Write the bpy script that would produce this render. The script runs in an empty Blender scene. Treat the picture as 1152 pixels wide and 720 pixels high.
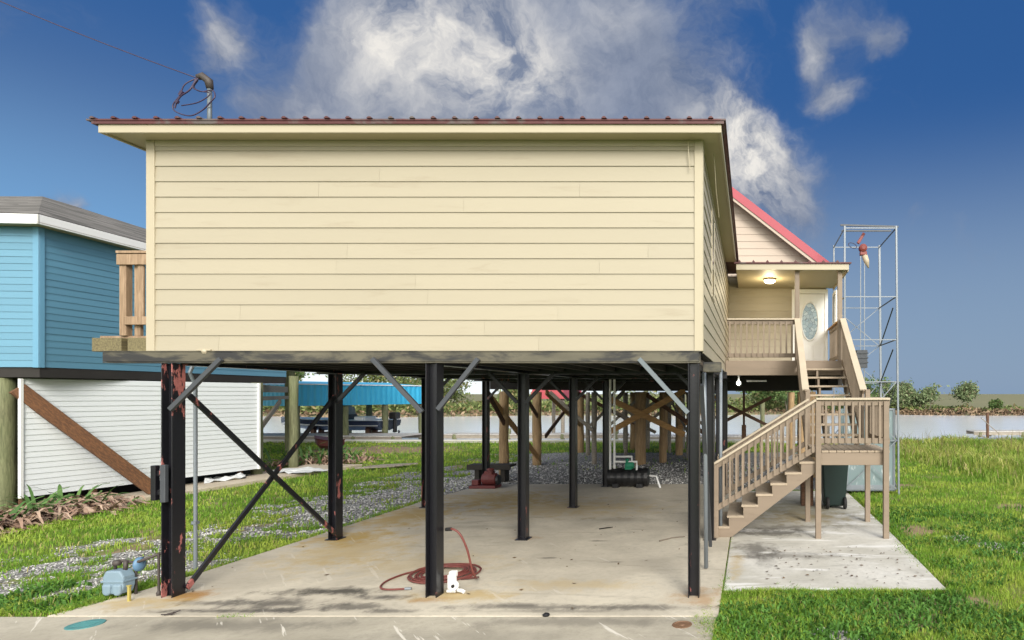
import bpy, math, random
import numpy as np
from mathutils import Vector, Matrix, Quaternion
random.seed(7); rng = np.random.default_rng(11)
S = bpy.context.scene
COL = S.collection
R = math.radians
CAMZ, F = 2.34, 679.0            # camera height (m); focal length in photo pixels

# ------------------------------------------------------------------ nodes
def new_mat(name):
    m = bpy.data.materials.new(name); m.use_nodes = True
    nt = m.node_tree
    for n in list(nt.nodes): nt.nodes.remove(n)
    return m, nt
def nd(nt, typ, ins=None, **props):
    n = nt.nodes.new(typ)
    for k, v in props.items(): setattr(n, k, v)
    for k, v in (ins or {}).items():
        s = n.inputs[k]
        if isinstance(v, bpy.types.NodeSocket): nt.links.new(v, s)
        else:
            if hasattr(s.default_value, '__len__') and not isinstance(v, (tuple, list, Vector)): v = (v, v, v)
            if hasattr(s.default_value, '__len__') and len(s.default_value) == 4 and len(v) == 3: v = (*v, 1)
            s.default_value = v
    return n
def mth(nt, op, a, b=None, c=None, clamp=False):
    ins = {0: a}
    if b is not None: ins[1] = b
    if c is not None: ins[2] = c
    return nd(nt, 'ShaderNodeMath', ins, operation=op, use_clamp=clamp).outputs[0]
def vec(nt, op, a, b=None):
    ins = {0: a}
    if b is not None: ins[1] = b
    n = nd(nt, 'ShaderNodeVectorMath', ins, operation=op)
    return n.outputs['Value'] if op in ('DOT_PRODUCT', 'LENGTH', 'DISTANCE') else n.outputs[0]
def mixc(nt, f, a, b):
    n = nt.nodes.new('ShaderNodeMix'); n.data_type = 'RGBA'
    for i, v in ((0, f), (6, a), (7, b)):
        s = n.inputs[i]
        if isinstance(v, bpy.types.NodeSocket): nt.links.new(v, s)
        else: s.default_value = v if i == 0 else ((*v, 1) if len(v) == 3 else v)
    return n.outputs[2]
def noise(nt, co, scale, detail=4, rough=.55, dist=0., stretch=None):
    if stretch: co = nd(nt, 'ShaderNodeMapping', {'Vector': co, 'Scale': stretch}).outputs[0]
    return nd(nt, 'ShaderNodeTexNoise', {'Vector': co, 'Scale': scale, 'Detail': detail, 'Roughness': rough, 'Distortion': dist}).outputs[0]
def sstep(nt, v, a, b):
    return nd(nt, 'ShaderNodeMapRange', {0: v, 1: a, 2: b, 3: 0., 4: 1.}, interpolation_type='SMOOTHSTEP').outputs[0]
def ocoord(nt): return nd(nt, 'ShaderNodeTexCoord').outputs['Object']
def finish(nt, col, rough=.6, bump=None, bstr=.3, bdist=.01, metal=0., spec=.5, **extra):
    p = nd(nt, 'ShaderNodeBsdfPrincipled', {'Base Color': col, 'Roughness': rough, 'Metallic': metal, 'Specular IOR Level': spec, **extra})
    if bump is not None:
        b = nd(nt, 'ShaderNodeBump', {'Height': bump, 'Strength': bstr, 'Distance': bdist})
        nt.links.new(b.outputs[0], p.inputs['Normal'])
    o = nd(nt, 'ShaderNodeOutputMaterial', {'Surface': p.outputs[0]})
    return p
def sc3(c, k): return tuple(min(1, x*k) for x in c)

def paint(name, col, rough=.55, var=.12, scale=1.5, stretch=(1, 1, 1), dirt=None, dthr=(.58, .75), dscale=4., bump=.1, metal=0., fine=40., isl=0.):
    m, nt = new_mat(name); co = ocoord(nt)
    n1 = noise(nt, co, scale, 5, .6, stretch=stretch)
    c = mixc(nt, n1, sc3(col, 1-var), sc3(col, 1+var))
    if dirt:
        n2 = noise(nt, co, dscale, 6, .65, .4, stretch=stretch)
        c = mixc(nt, sstep(nt, n2, *dthr), c, dirt)
    if isl:
        rr = mth(nt, 'FRACT', mth(nt, 'ADD', nd(nt, 'ShaderNodeNewGeometry').outputs['Random Per Island'], nd(nt, 'ShaderNodeObjectInfo').outputs['Random']))
        c = mixc(nt, rr, vec(nt, 'MULTIPLY', c, (1-isl,)*3), vec(nt, 'MULTIPLY', c, (1+isl,)*3))
    nb = noise(nt, co, fine, 3, .6, stretch=stretch)
    finish(nt, c, rough, nb, bump, .004, metal)
    return m
def wood(name, col, dark, axis=2, rough=.75, scale=6., green=None, rot=None):
    m, nt = new_mat(name); co = ocoord(nt)
    if rot: co = nd(nt, 'ShaderNodeMapping', {'Vector': co, 'Rotation': rot}).outputs[0]
    st = [7, 7, 7]; st[axis] = .5
    n1 = noise(nt, co, scale, 6, .65, .6, stretch=st)
    n2 = noise(nt, co, 1.3, 3, .5)
    c = mixc(nt, sstep(nt, n1, .35, .7), dark, col)
    c = mixc(nt, mth(nt, 'MULTIPLY', n2, .5), c, green or sc3(col, 1.2))
    finish(nt, c, rough, n1, .5, .008)
    return m
def streaky(name, col, **k): return paint(name, col, stretch=(.25, .25, 2.2), **k)

M = {}
M['cream'] = paint('cream_lap_siding', (.35, .31, .228), .5, .06, .9, (.4, .4, 3), (.295, .252, .178), (.55, .8), 2.2, .15, isl=.028)
M['trim'] = paint('cream_trim', (.40, .35, .25), .5, .06, 2., bump=.08)
M['soffit'] = paint('cream_soffit', (.40, .345, .22), .6, .06, 1.2, bump=.05)
M['peach'] = paint('peach_siding', (.43, .355, .285), .55, .05, 1., bump=.08)
M['red_metal'] = paint('red_roof_metal', (.085, .022, .022), .55, .3, 2., dirt=(.10, .08, .075), dthr=(.5, .66), bump=.1, metal=.1)
M['pink_red'] = paint('faded_red_trim', (.34, .058, .078), .55, .12, 2., bump=.05)
M['taupe'] = streaky('taupe_stair_paint', (.215, .165, .118), rough=.6, isl=.1, var=.2, scale=3., dirt=(.15, .11, .075), dthr=(.58, .78), bump=.2)
M['tan_deck'] = paint('worn_tan_deck', (.36, .29, .21), .7, .25, 5., (1, .3, 1), (.2, .15, .10), bump=.3, isl=.12)
M['handrail'] = paint('worn_handrail_cap', (.44, .375, .28), .65, .15, 3., bump=.2)
M['white'] = paint('white_paint', (.78, .78, .76), .45, .05, 2., bump=.05)
M['pvc'] = paint('white_pvc', (.80, .80, .78), .35, .04, 2., bump=.02)
M['galv'] = paint('galvanised_steel', (.20, .225, .25), .45, .12, 5., dirt=(.42, .40, .38), dthr=(.6, .8), bump=.1, metal=.25)
M['darkgalv'] = paint('dull_grey_steel', (.06, .066, .075), .5, .2, 5., dirt=(.16, .09, .05), dthr=(.62, .8), bump=.1, metal=.3)
M['brace_grey'] = paint('grey_brace_steel', (.14, .165, .18), .5, .15, 5., bump=.1, metal=.2)
M['girder'] = paint('weathered_girder', (.10, .09, .062), .6, .5, 1.6, (1, 1, 3), (.02, .02, .02), (.45, .6), 1.3, .2)
M['underside'] = paint('floor_underside_painted_shade', (.022, .019, .017), .85, .4, 3., bump=.3)  # near-black colour carries the shade below the floors
M['blue'] = paint('blue_vinyl_siding', (.105, .25, .35), .4, .08, 1.2, (.5, .5, 3), (.14, .26, .35), (.6, .8), 3., .05, isl=.05)
M['bluetrim'] = paint('blue_corner_trim', (.12, .29, .42), .45, .04, 2., bump=.03)
M['white_panel'] = paint('white_vinyl_panel', (.68, .71, .72), .5, .05, 1., (.5, .5, 3), (.50, .50, .46), (.68, .85), 3., .05)
M['blue_tin'] = paint('blue_corrugated_tin', (.035, .38, .62), .4, .1, 1., bump=.05)
M['red_tin'] = paint('red_tin_roof', (.34, .045, .055), .4, .1, 1., bump=.05)
M['timber'] = wood('orange_brown_timber', (.55, .32, .12), (.24, .12, .05), 0)
M['timber_dark'] = wood('dark_stained_timber', (.12, .055, .025), (.035, .017, .01), 0)
M['brace_brown'] = wood('red_brown_brace_timber', (.17, .075, .03), (.045, .02, .011), 1, rot=(R(51), 0, 0))
M['timber_grey'] = wood('grey_weathered_timber', (.33, .29, .23), (.14, .12, .10), 0)
M['pile'] = wood('round_timber_pile', (.42, .28, .14), (.17, .105, .055), 2)
M['pile_green'] = wood('green_treated_pile', (.22, .21, .12), (.085, .075, .045), 2, green=(.13, .19, .06))
M['joist_wood'] = wood('olive_joist_timber', (.20, .17, .08), (.07, .055, .03), 1)
M['deck_wood'] = wood('tan_deck_timber', (.36, .25, .16), (.17, .11, .06), 2)
M['dockwood'] = wood('pale_dock_boards', (.52, .50, .46), (.25, .23, .21), 0)
M['black'] = paint('black_plastic', (.012, .012, .013), .4, .3, 4., bump=.15)
M['rubber'] = paint('black_rubber', (.015, .015, .015), .7, .3, 6., bump=.1)
M['bin_green'] = paint('dark_green_bin', (.006, .02, .017), .45, .2, 3., bump=.1)
M['pump_green'] = paint('green_pump_paint', (.02, .22, .12), .4, .15, 8., bump=.05)
M['machine_red'] = paint('rusty_red_paint', (.12, .022, .02), .55, .35, 9., dirt=(.06, .035, .03), bump=.2)
M['black_wood'] = paint('blackened_wood', (.03, .025, .02), .8, .3, 6., bump=.3)
M['maroon'] = paint('maroon_hull', (.075, .014, .012), .5, .2, 3., bump=.1)
M['hose'] = paint('red_rubber_hose', (.15, .04, .032), .5, .25, 8., dirt=(.13, .05, .04), bump=.1)
M['meter'] = paint('blue_grey_meter', (.18, .255, .31), .5, .1, 9., dirt=(.22, .28, .32), bump=.1)
M['meter_blue'] = paint('blue_regulator', (.10, .20, .32), .5, .15, 9., bump=.1)
M['pipe_dark'] = paint('dark_rusty_pipe', (.05, .04, .035), .6, .4, 12., dirt=(.12, .06, .03), bump=.2)
M['teal'] = paint('teal_cover', (.07, .22, .22), .6, .25, 12., dirt=(.16, .2, .17), bump=.3)
M['brown_metal'] = paint('brown_cast_iron', (.16, .09, .05), .6, .4, 14., bump=.4)
M['yellow'] = paint('yellow_paint', (.36, .30, .08), .5, .15, 9., bump=.1)
M['wire'] = paint('dark_purple_wire', (.035, .02, .05), .5, .2, 9., bump=.02)
M['cream_cone'] = paint('cream_cone', (.45, .37, .26), .5, .15, 6., bump=.05)
M['hoist_red'] = paint('faded_hoist_red', (.22, .045, .035), .5, .25, 7., dirt=(.2, .1, .08), bump=.1)
M['navy'] = paint('navy_hull', (.012, .02, .045), .25, .1, 2., bump=.02)
M['panel'] = paint('pale_green_grey_panel', (.17, .23, .24), .35, .12, 2., (2, 2, .5), (.55, .58, .58), (.55, .7), 4., .05)
M['stone_white'] = paint('pale_tarp', (.55, .56, .55), .6, .25, 5., bump=.3)
M['concrete_block'] = paint('pale_bulkhead_concrete', (.55, .53, .48), .8, .2, 2., bump=.3)

_HX, _HY = -3.7, 7.0
def steel_mat():
    m, nt = new_mat('black_steel_with_red_primer'); co = ocoord(nt)
    n = noise(nt, co, 2.6, 8, .68, .3, stretch=(2.4, 2.4, .8))
    n2 = noise(nt, co, 30, 4, .7)
    z = nd(nt, 'ShaderNodeSeparateXYZ', {0: co}).outputs
    leftness = sstep(nt, z[0], .3, -3.1)
    n5 = noise(nt, co, 14, 6, .7, stretch=(1, 1, .5))
    d = vec(nt, 'LENGTH', vec(nt, 'MULTIPLY', vec(nt, 'SUBTRACT', co, (-6.62-_HX, 7.0-_HY, 2.5)), (5, 5, 3.0)))
    edge = mth(nt, 'MULTIPLY', sstep(nt, d, 1.1, .3), .085)
    v = mth(nt, 'ADD', mth(nt, 'ADD', mth(nt, 'ADD', n, mth(nt, 'MULTIPLY', mth(nt, 'SUBTRACT', n5, .5), .22)), mth(nt, 'MULTIPLY', leftness, .04)), edge)
    low = mth(nt, 'MULTIPLY', sstep(nt, z[2], .25, .0), .05)
    v = mth(nt, 'ADD', v, low)
    f = sstep(nt, v, .648, .668)
    pr = mixc(nt, n2, (.17, .04, .035), (.42, .16, .14))
    c = mixc(nt, f, mixc(nt, n2, (.004, .004, .006), (.012, .012, .016)), pr)
    finish(nt, c, mth(nt, 'ADD', .3, mth(nt, 'MULTIPLY', f, .4)), n2, .25, .004)
    return m
M['steel'] = steel_mat()

def shingle_mat():
    m, nt = new_mat('grey_asphalt_shingles'); co = ocoord(nt)
    b = nd(nt, 'ShaderNodeTexBrick', {'Vector': nd(nt, 'ShaderNodeMapping', {'Vector': co, 'Scale': (1, 1, 2.4)}).outputs[0],
        'Color1': (.20, .19, .175), 'Color2': (.33, .31, .28), 'Mortar': (.12, .11, .10), 'Scale': 3.2, 'Mortar Size': .012, 'Bias': -.1})
    n = noise(nt, co, 1.2, 5, .6); n2 = noise(nt, co, 60, 2, .6)
    c = mixc(nt, n, (.07, .067, .062), (.15, .145, .13))
    # courses run along the eaves: bands by height
    zz = nd(nt, 'ShaderNodeSeparateXYZ', {0: co}).outputs[2]
    w = nd(nt, 'ShaderNodeTexWave', {'Vector': nd(nt, 'ShaderNodeCombineXYZ', {2: zz}).outputs[0], 'Scale': 3.6, 'Distortion': .3, 'Detail': 2.}, bands_direction='Z', wave_profile='SAW').outputs[1]
    v = nd(nt, 'ShaderNodeTexVoronoi', {'Vector': nd(nt, 'ShaderNodeMapping', {'Vector': co, 'Scale': (1.7, 1.7, 7)}).outputs[0], 'Scale': 1.}).outputs['Color']
    vv = nd(nt, 'ShaderNodeSeparateColor', {0: v}).outputs[0]
    c = mixc(nt, mth(nt, 'MULTIPLY', vv, .75), c, (.27, .255, .235))
    c = mixc(nt, mth(nt, 'MULTIPLY', sstep(nt, w, .6, 1.), .8), c, (.05, .048, .045))
    finish(nt, c, .95, mth(nt, 'ADD', w, n2), .4, .01, spec=.05)
    return m
M['shingle'] = shingle_mat()

def emit(name, col, k):
    m, nt = new_mat(name)
    e = nd(nt, 'ShaderNodeEmission', {'Color': col, 'Strength': k})
    nd(nt, 'ShaderNodeOutputMaterial', {'Surface': e.outputs[0]}); return m
M['lamp_on'] = emit('lit_lamp_glass', (1, .86, .55), 9.)
M['lamp_spot'] = emit('lit_flood_bulb', (1, .95, .85), 14.)
def glass_mat(name, col, rough=.08):
    m, nt = new_mat(name); co = ocoord(nt)
    n = noise(nt, co, 3, 3)
    finish(nt, mixc(nt, n, sc3(col, .6), sc3(col, 1.4)), rough, spec=.9); return m
M['glass'] = glass_mat('window_glass', (.10, .13, .16))
def oval_mat():
    m, nt = new_mat('leaded_oval_glass'); co = ocoord(nt)
    v = nd(nt, 'ShaderNodeTexVoronoi', {'Vector': co, 'Scale': 11.}, feature='DISTANCE_TO_EDGE').outputs[0]
    w = nd(nt, 'ShaderNodeTexVoronoi', {'Vector': co, 'Scale': 11.}).outputs['Color']
    c = mixc(nt, nd(nt, 'ShaderNodeSeparateColor', {0: w}).outputs[0], (.16, .27, .33), (.42, .52, .55))
    c = mixc(nt, sstep(nt, v, .05, .02), c, (.05, .08, .10))
    finish(nt, c, .15, v, .4, .004, spec=.8); return m
M['oval'] = oval_mat()

def leaf_mat(name, c1, c2, trans=.25, c3=None):
    m, nt = new_mat(name)
    oi = nd(nt, 'ShaderNodeNewGeometry').outputs['Random Per Island']
    c = mixc(nt, oi, c1, c2)
    if c3: c = mixc(nt, sstep(nt, oi, .86, .9), c, c3)
    d = nd(nt, 'ShaderNodeBsdfPrincipled', {'Base Color': c, 'Roughness': .6, 'Specular IOR Level': .25})
    t = nd(nt, 'ShaderNodeBsdfTranslucent', {'Color': c})
    mx = nd(nt, 'ShaderNodeMixShader', {0: trans, 1: d.outputs[0], 2: t.outputs[0]})
    nd(nt, 'ShaderNodeOutputMaterial', {'Surface': mx.outputs[0]}); return m
M['leaf_dark'] = leaf_mat('dark_green_leaves', (.06, .12, .035), (.17, .24, .08), c3=(.17, .16, .07))
M['leaf_grey'] = leaf_mat('grey_green_leaves', (.11, .16, .07), (.25, .31, .15), c3=(.22, .2, .12))
M['leaf_bank'] = leaf_mat('bank_brush_leaves', (.10, .145, .045), (.24, .28, .10), c3=(.27, .21, .10))
M['reed'] = leaf_mat('dry_reed', (.18, .16, .06), (.33, .27, .12), c3=(.10, .07, .04))
M['twig'] = paint('grey_bark', (.16, .13, .10), .85, .3, 3., bump=.4)
M['dead_leaf'] = leaf_mat('dead_strap_leaves', (.28, .17, .12), (.52, .39, .29), .1, c3=(.10, .05, .04))
M['strap_leaf'] = leaf_mat('green_strap_leaves', (.05, .12, .03), (.14, .25, .07), .2)

# ------------------------------------------------------------------ mesh builder
class MB:
    def __init__(s): s.v = []; s.f = []; s.mi = []; s.cur = 0
    def add(s, vs, fs):
        o = len(s.v); s.v += [tuple(x) for x in vs]
        s.f += [tuple(i+o for i in f) for f in fs]; s.mi += [s.cur]*len(fs)
        return s
    def box(s, x0, x1, y0, y1, z0, z1):
        return s.add([(x0,y0,z0),(x1,y0,z0),(x1,y1,z0),(x0,y1,z0),(x0,y0,z1),(x1,y0,z1),(x1,y1,z1),(x0,y1,z1)],
                     [(0,3,2,1),(4,5,6,7),(0,1,5,4),(1,2,6,5),(2,3,7,6),(3,0,4,7)])
    def bar(s, p0, p1, w, h, up=(0,0,1)):
        p0, p1 = Vector(p0), Vector(p1); d = (p1-p0).normalized(); u = Vector(up)
        if abs(d.dot(u)) > .99: u = Vector((0,1,0))
        r = d.cross(u).normalized(); u = r.cross(d).normalized()
        vs = [p + r*a*w/2 + u*b*h/2 for p in (p0, p1) for a, b in ((-1,-1),(1,-1),(1,1),(-1,1))]
        return s.add(vs, [(0,1,2,3),(7,6,5,4),(0,4,5,1),(1,5,6,2),(2,6,7,3),(3,7,4,0)])
    def tube(s, pts, r, n=10, closed=False, caps=True):
        pts = [Vector(p) for p in pts]; k = len(pts); rs = r if isinstance(r, (list, tuple)) else [r]*k
        rings = []; ref = None
        for i, p in enumerate(pts):
            a = pts[(i-1) % k] if (closed or i > 0) else p; b = pts[(i+1) % k] if (closed or i < k-1) else p
            t = (b-a).normalized()
            if ref is None: ref = Vector((0,0,1)) if abs(t.z) < .9 else Vector((1,0,0))
            u = (ref - t*ref.dot(t)).normalized(); w = t.cross(u); ref = u
            rings.append([p + (u*math.cos(2*math.pi*j/n) + w*math.sin(2*math.pi*j/n))*rs[i] for j in range(n)])
        vs = [v for q in rings for v in q]; fs = []
        for i in range(k if closed else k-1):
            a, b = i*n, ((i+1) % k)*n
            fs += [(a+j, a+(j+1)%n, b+(j+1)%n, b+j) for j in range(n)]
        if not closed and caps: fs += [tuple(range(n-1,-1,-1)), tuple((k-1)*n+j for j in range(n))]
        return s.add(vs, fs)
    def lathe(s, prof, c, n=20, axis='z'):
        vs = []; fs = []
        for r, z in prof:
            for j in range(n):
                a = 2*math.pi*j/n; x, y = r*math.cos(a), r*math.sin(a)
                q = {'z': (x,y,z), 'y': (x,z,y), 'x': (z,x,y)}[axis]
                vs.append((c[0]+q[0], c[1]+q[1], c[2]+q[2]))
        for i in range(len(prof)-1):
            fs += [(i*n+j, i*n+(j+1)%n, (i+1)*n+(j+1)%n, (i+1)*n+j) for j in range(n)]
        fs += [tuple(range(n)), tuple((len(prof)-1)*n+j for j in range(n))]
        return s.add(vs, fs)
    def prism(s, poly, axis, a, b):
        def p(u, v, t): return {'y': (u,t,v), 'x': (t,u,v), 'z': (u,v,t)}[axis]
        n = len(poly)
        vs = [p(u,v,a) for u,v in poly] + [p(u,v,b) for u,v in poly]
        fs = [tuple(range(n)), tuple(range(2*n-1,n-1,-1))] + [(i,(i+1)%n,n+(i+1)%n,n+i) for i in range(n)]
        return s.add(vs, fs)
    def siding(s, p0, p1, z0, z1, ex, lip=.012, top=None, seg=None, off=.0):
        """lap boards on the wall p0->p1 (outward normal to the right of p0->p1); top(t) optional height limit"""
        p0, p1 = Vector((p0[0],p0[1],0)), Vector((p1[0],p1[1],0)); L = (p1-p0).length; d = (p1-p0)/L
        n = Vector((d.y,-d.x,0)); z = z0
        while z < z1-1e-3:
            zt = min(z+ex, z1); cuts = [0., L]
            if seg and random.random() < .55:
                x = random.uniform(.3, seg)
                while x < L-.3: cuts.insert(-1, x); x += seg*random.uniform(.8, 1.1)
            for a, b in zip(cuts, cuts[1:]):
                if top:
                    ra = top(z+ex*.5)
                    if ra is None: continue
                    a, b = ra
                    if b-a < .05: continue
                g = .0009 if seg else 0
                A, B = p0+d*(a+g)+n*off, p0+d*(b-g)+n*off; l = lip*random.uniform(.85, 1.1)
                s.add([A+n*l+Vector((0,0,z)), B+n*l+Vector((0,0,z)), B+n*.001+Vector((0,0,zt)), A+n*.001+Vector((0,0,zt)),
                       A+Vector((0,0,z)), B+Vector((0,0,z))], [(0,1,2,3),(4,5,1,0),(0,3,4),(1,5,2)])
            z += ex
        return s
    def build(s, name, mat, parent=None, bevel=0., smooth=False, seg=1):
        me = bpy.data.meshes.new(name)
        off = Vector(parent['_o']) if parent is not None else Vector((0,0,0))
        me.from_pydata([tuple(Vector(v)-off) for v in s.v], [], s.f)
        for m in (mat if isinstance(mat, (list, tuple)) else [mat]): me.materials.append(m)
        if isinstance(mat, (list, tuple)): me.polygons.foreach_set('material_index', s.mi)
        if smooth: me.polygons.foreach_set('use_smooth', [True]*len(me.polygons))
        me.update()
        import bmesh
        bm = bmesh.new(); bm.from_mesh(me); bmesh.ops.recalc_face_normals(bm, faces=bm.faces); bm.to_mesh(me); bm.free()
        o = bpy.data.objects.new(name, me); COL.objects.link(o)
        if parent is not None: o.parent = parent
        o['_o'] = tuple(off)
        if bevel:
            b = o.modifiers.new('bevel', 'BEVEL'); b.width = bevel; b.segments = seg; b.limit_method = 'ANGLE'; b.angle_limit = R(40)
        return o
def thing(name, label, cat, loc, group=None):
    o = bpy.data.objects.new(name, None); COL.objects.link(o); o.location = loc; o.empty_display_size = .2
    o['label'] = label; o['category'] = cat; o['_o'] = tuple(loc)
    if group: o['group'] = group
    return o
def solo(name, mb, mat, label, cat, loc=None, group=None, kind=None, **k):
    o = mb.build(name, mat, None, **k)
    if loc is not None:
        o.data.transform(Matrix.Translation(-Vector(loc))); o.location = loc
    if label: o['label'] = label; o['category'] = cat
    if group: o['group'] = group
    if kind: o['kind'] = kind
    return o
def np_mesh(name, verts, faces_flat, nper, mat, smooth=False):
    me = bpy.data.meshes.new(name); nf = len(faces_flat)//nper
    me.vertices.add(len(verts)); me.vertices.foreach_set('co', np.ascontiguousarray(verts, dtype=np.float32).ravel())
    me.loops.add(len(faces_flat)); me.loops.foreach_set('vertex_index', np.ascontiguousarray(faces_flat, dtype=np.int32))
    me.polygons.add(nf); me.polygons.foreach_set('loop_start', np.arange(0, nf*nper, nper, dtype=np.int32))
    me.polygons.foreach_set('loop_total', np.full(nf, nper, dtype=np.int32))
    if smooth: me.polygons.foreach_set('use_smooth', np.ones(nf, dtype=bool))
    me.materials.append(mat); me.update(calc_edges=True); me.validate()
    o = bpy.data.objects.new(name, me); COL.objects.link(o); return o

# value noise for masks
_T = rng.random((256, 256))
def vnoise(x, y, s):
    x = np.asarray(x)*s+37.3; y = np.asarray(y)*s+11.7
    xi = np.floor(x).astype(int); yi = np.floor(y).astype(int); fx = x-xi; fy = y-yi
    fx = fx*fx*(3-2*fx); fy = fy*fy*(3-2*fy)
    g = lambda a, b: _T[a % 256, b % 256]
    return (g(xi,yi)*(1-fx)+g(xi+1,yi)*fx)*(1-fy)+(g(xi,yi+1)*(1-fx)+g(xi+1,yi+1)*fx)*fy
def fbm(x, y, s, o=4):
    t = 0; a = .5; w = 0
    for i in range(o): t = t+a*vnoise(x, y, s*2**i); w += a; a *= .55
    return t/w
def ss(v, a, b):
    t = np.clip((v-a)/(b-a), 0, 1); return t*t*(3-2*t)

# ------------------------------------------------------------------ ground, gravel, grass masks
SLX0, SLX1, SLY1 = -7.2, -.34, 15.65          # carport slab
def slab_left(y): return -7.2 - .12*np.clip((7.6-y)/1.2, 0, 3)
def on_concrete(x, y):
    a = (x > slab_left(y)) & (x < SLX1) & (y > 6.36) & (y < SLY1)
    b = (y <= 6.36) & (x > -40) & (x < SLX1-.03)
    c = (x > SLX1-.05) & (x < 2.38) & (y > 7.18) & (y < 14.6)
    return a | b | c
def walk(x, y): return (x > -17.5) & (x < -13.35+.12*(y-13)) & (y > 12.6) & (y < 20.)
def gravel_mask(x, y):
    n = fbm(x, y, .55, 5); n2 = fbm(x+50, y-20, 1.7, 4)
    lane = ss(x, -11.6-.5*(9-np.clip(y,5,9)), -9.4) * ss(-x, 6.9, 7.15)
    lane = lane*(y < 24)
    n3 = fbm(x-11, y+31, 4.5, 3)
    g = np.clip(lane*(1.0 - ss(n, .42, .6)*.45 - ss(n2, .42, .58)*.42 - ss(n3, .42, .6)*.5), 0, 1)
    g = np.where((x > -9) & (x < -7) & (y > 10), np.maximum(g, ss(n2, .46, .58)*.8*lane), g)
    under = ss(x, -8.7, -7.6)*ss(-x, -3.0, -1.7)*ss(y, 14.5, 15.4)*ss(-y, -25.5, -23)
    g = np.maximum(g, under*(.75+.5*n))
    spot = lambda cx, cy, r: np.exp(-((x-cx)**2+(y-cy)**2)/(r*r))
    right = np.maximum.reduce([spot(3.75, 9.35, .32), spot(4.15, 8.9, .3), spot(4.4, 9.4, .25), spot(.75, 5.95, .22), spot(1.05, 5.75, .15), spot(3.4, 9.9, .3)])
    g = np.maximum(g, right*(.6+n2*.6))
    return np.clip(g, 0, 1)
def soil_mask(x, y):
    n2 = fbm(x+5, y+9, 2.3, 4)
    spot = lambda cx, cy, r, q=1: np.exp(-(((x-cx)*q)**2+(y-cy)**2)/(r*r))
    s = np.maximum.reduce([spot(2.75, 10.6, .45, .7), spot(2.1, 6.9, .45, .6), spot(1.7, 6.3, .35), spot(3.6, 5.9, .5), spot(-15.4, 25.5, 2.0, .5), spot(5.6, 12.6, .5), spot(3.6, 15.6, .55, .6)])
    edge = np.exp(-np.abs(x-2.42)/.07)*(y > 7)*(y < 14)
    bare = ss(fbm(x+3, y-7, 1.1, 4), .56, .66)*((x > 2.3) | (y < 7.2) | (x < -8))*.5
    return np.clip(np.maximum(np.maximum(s, edge*.8)*(.35+1.2*n2), bare*(.4+1.0*n2)), 0, 1)
def near_edge(x): return np.where(x < 1.5, 29.4, 28.6 + .5*np.sin(x*.5))
def ground_z(x, y):
    e = near_edge(x)
    far = 77 + 4*np.sin(x*.05+1) + 2*np.sin(x*.17)
    z = -.035 + .02*(fbm(x, y, .8, 3)-.5)
    z = np.where(on_concrete(x, y) | walk(x, y), -.06, z)
    rb = ss(x, 3, 6)*ss(y, 17, 24); z = z + rb*.10*(fbm(x, y, .4, 3))
    bank = ss(y, e-.1, e+.6); z = z*(1-bank) - 1.6*bank
    fb = ss(y, far-1.2, far+2.5)
    return np.where(y > 50, -1.6*(1-fb) + fb*(-.25+.5*fbm(x, y, .05, 3)), z)
xs = np.unique(np.concatenate([-np.geomspace(30, 3000, 26)[::-1], np.arange(-30, 14, .16), np.arange(14, 40, 1.), np.geomspace(40, 3000, 24)]))
ys = np.unique(np.concatenate([np.linspace(-300, 2, 16), np.arange(2, 32, .16), np.arange(32, 90, 1.), np.geomspace(90, 4500, 30)]))
GX, GY = np.meshgrid(xs, ys); GZ = ground_z(GX, GY)
nx, ny = len(xs), len(ys)
I = np.arange(nx*ny).reshape(ny, nx)
quads = np.stack([I[:-1,:-1], I[:-1,1:], I[1:,1:], I[1:,:-1]], -1).reshape(-1)
def ground_mat():
    m, nt = new_mat('lawn_soil_and_gravel')
    co = ocoord(nt)
    a = nd(nt, 'ShaderNodeAttribute', attribute_name='cover')
    g, s, b = nd(nt, 'ShaderNodeSeparateColor', {0: a.outputs['Color']}).outputs[:3]
    n1 = noise(nt, co, .6, 5, .6); n2 = noise(nt, co, 7, 6, .7); n3 = noise(nt, co, 45, 3, .7)
    grass = mixc(nt, n1, (.09, .17, .02), (.17, .25, .04)); grass = mixc(nt, mth(nt, 'MULTIPLY', n2, .7), grass, (.10, .14, .03))
    vo = nd(nt, 'ShaderNodeTexVoronoi', {'Vector': co, 'Scale': 26., 'Randomness': 1.})
    vs = nd(nt, 'ShaderNodeSeparateColor', {0: vo.outputs['Color']}).outputs[0]
    st = mixc(nt, vs, (.22, .215, .20), (.58, .57, .55)); st = mixc(nt, sstep(nt, vo.outputs[0], .35, .75), st, (.10, .095, .085))
    soil = mixc(nt, n2, (.20, .14, .085), (.36, .28, .17))
    marsh = mixc(nt, noise(nt, co, .02, 6, .65), (.13, .14, .075), (.24, .22, .13))
    gf = sstep(nt, mth(nt, 'ADD', g, mth(nt, 'MULTIPLY', mth(nt, 'SUBTRACT', n2, .5), .9)), .36, .52)
    c = mixc(nt, sstep(nt, mth(nt, 'ADD', s, mth(nt, 'MULTIPLY', mth(nt, 'SUBTRACT', n2, .5), .6)), .3, .6), grass, soil)
    c = mixc(nt, gf, c, st)
    c = mixc(nt, b, c, marsh)
    h = mth(nt, 'ADD', mth(nt, 'MULTIPLY', mth(nt, 'MULTIPLY', vo.outputs[0], gf), -.8), mth(nt, 'MULTIPLY', n3, .5))
    finish(nt, c, .95, h, .7, .03, spec=.15); return m
ground = np_mesh('ground', np.stack([GX, GY, GZ], -1).reshape(-1, 3), quads, 4, ground_mat(), True)
ground['kind'] = 'structure'
ca = ground.data.color_attributes.new('cover', 'FLOAT_COLOR', 'POINT')
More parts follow.
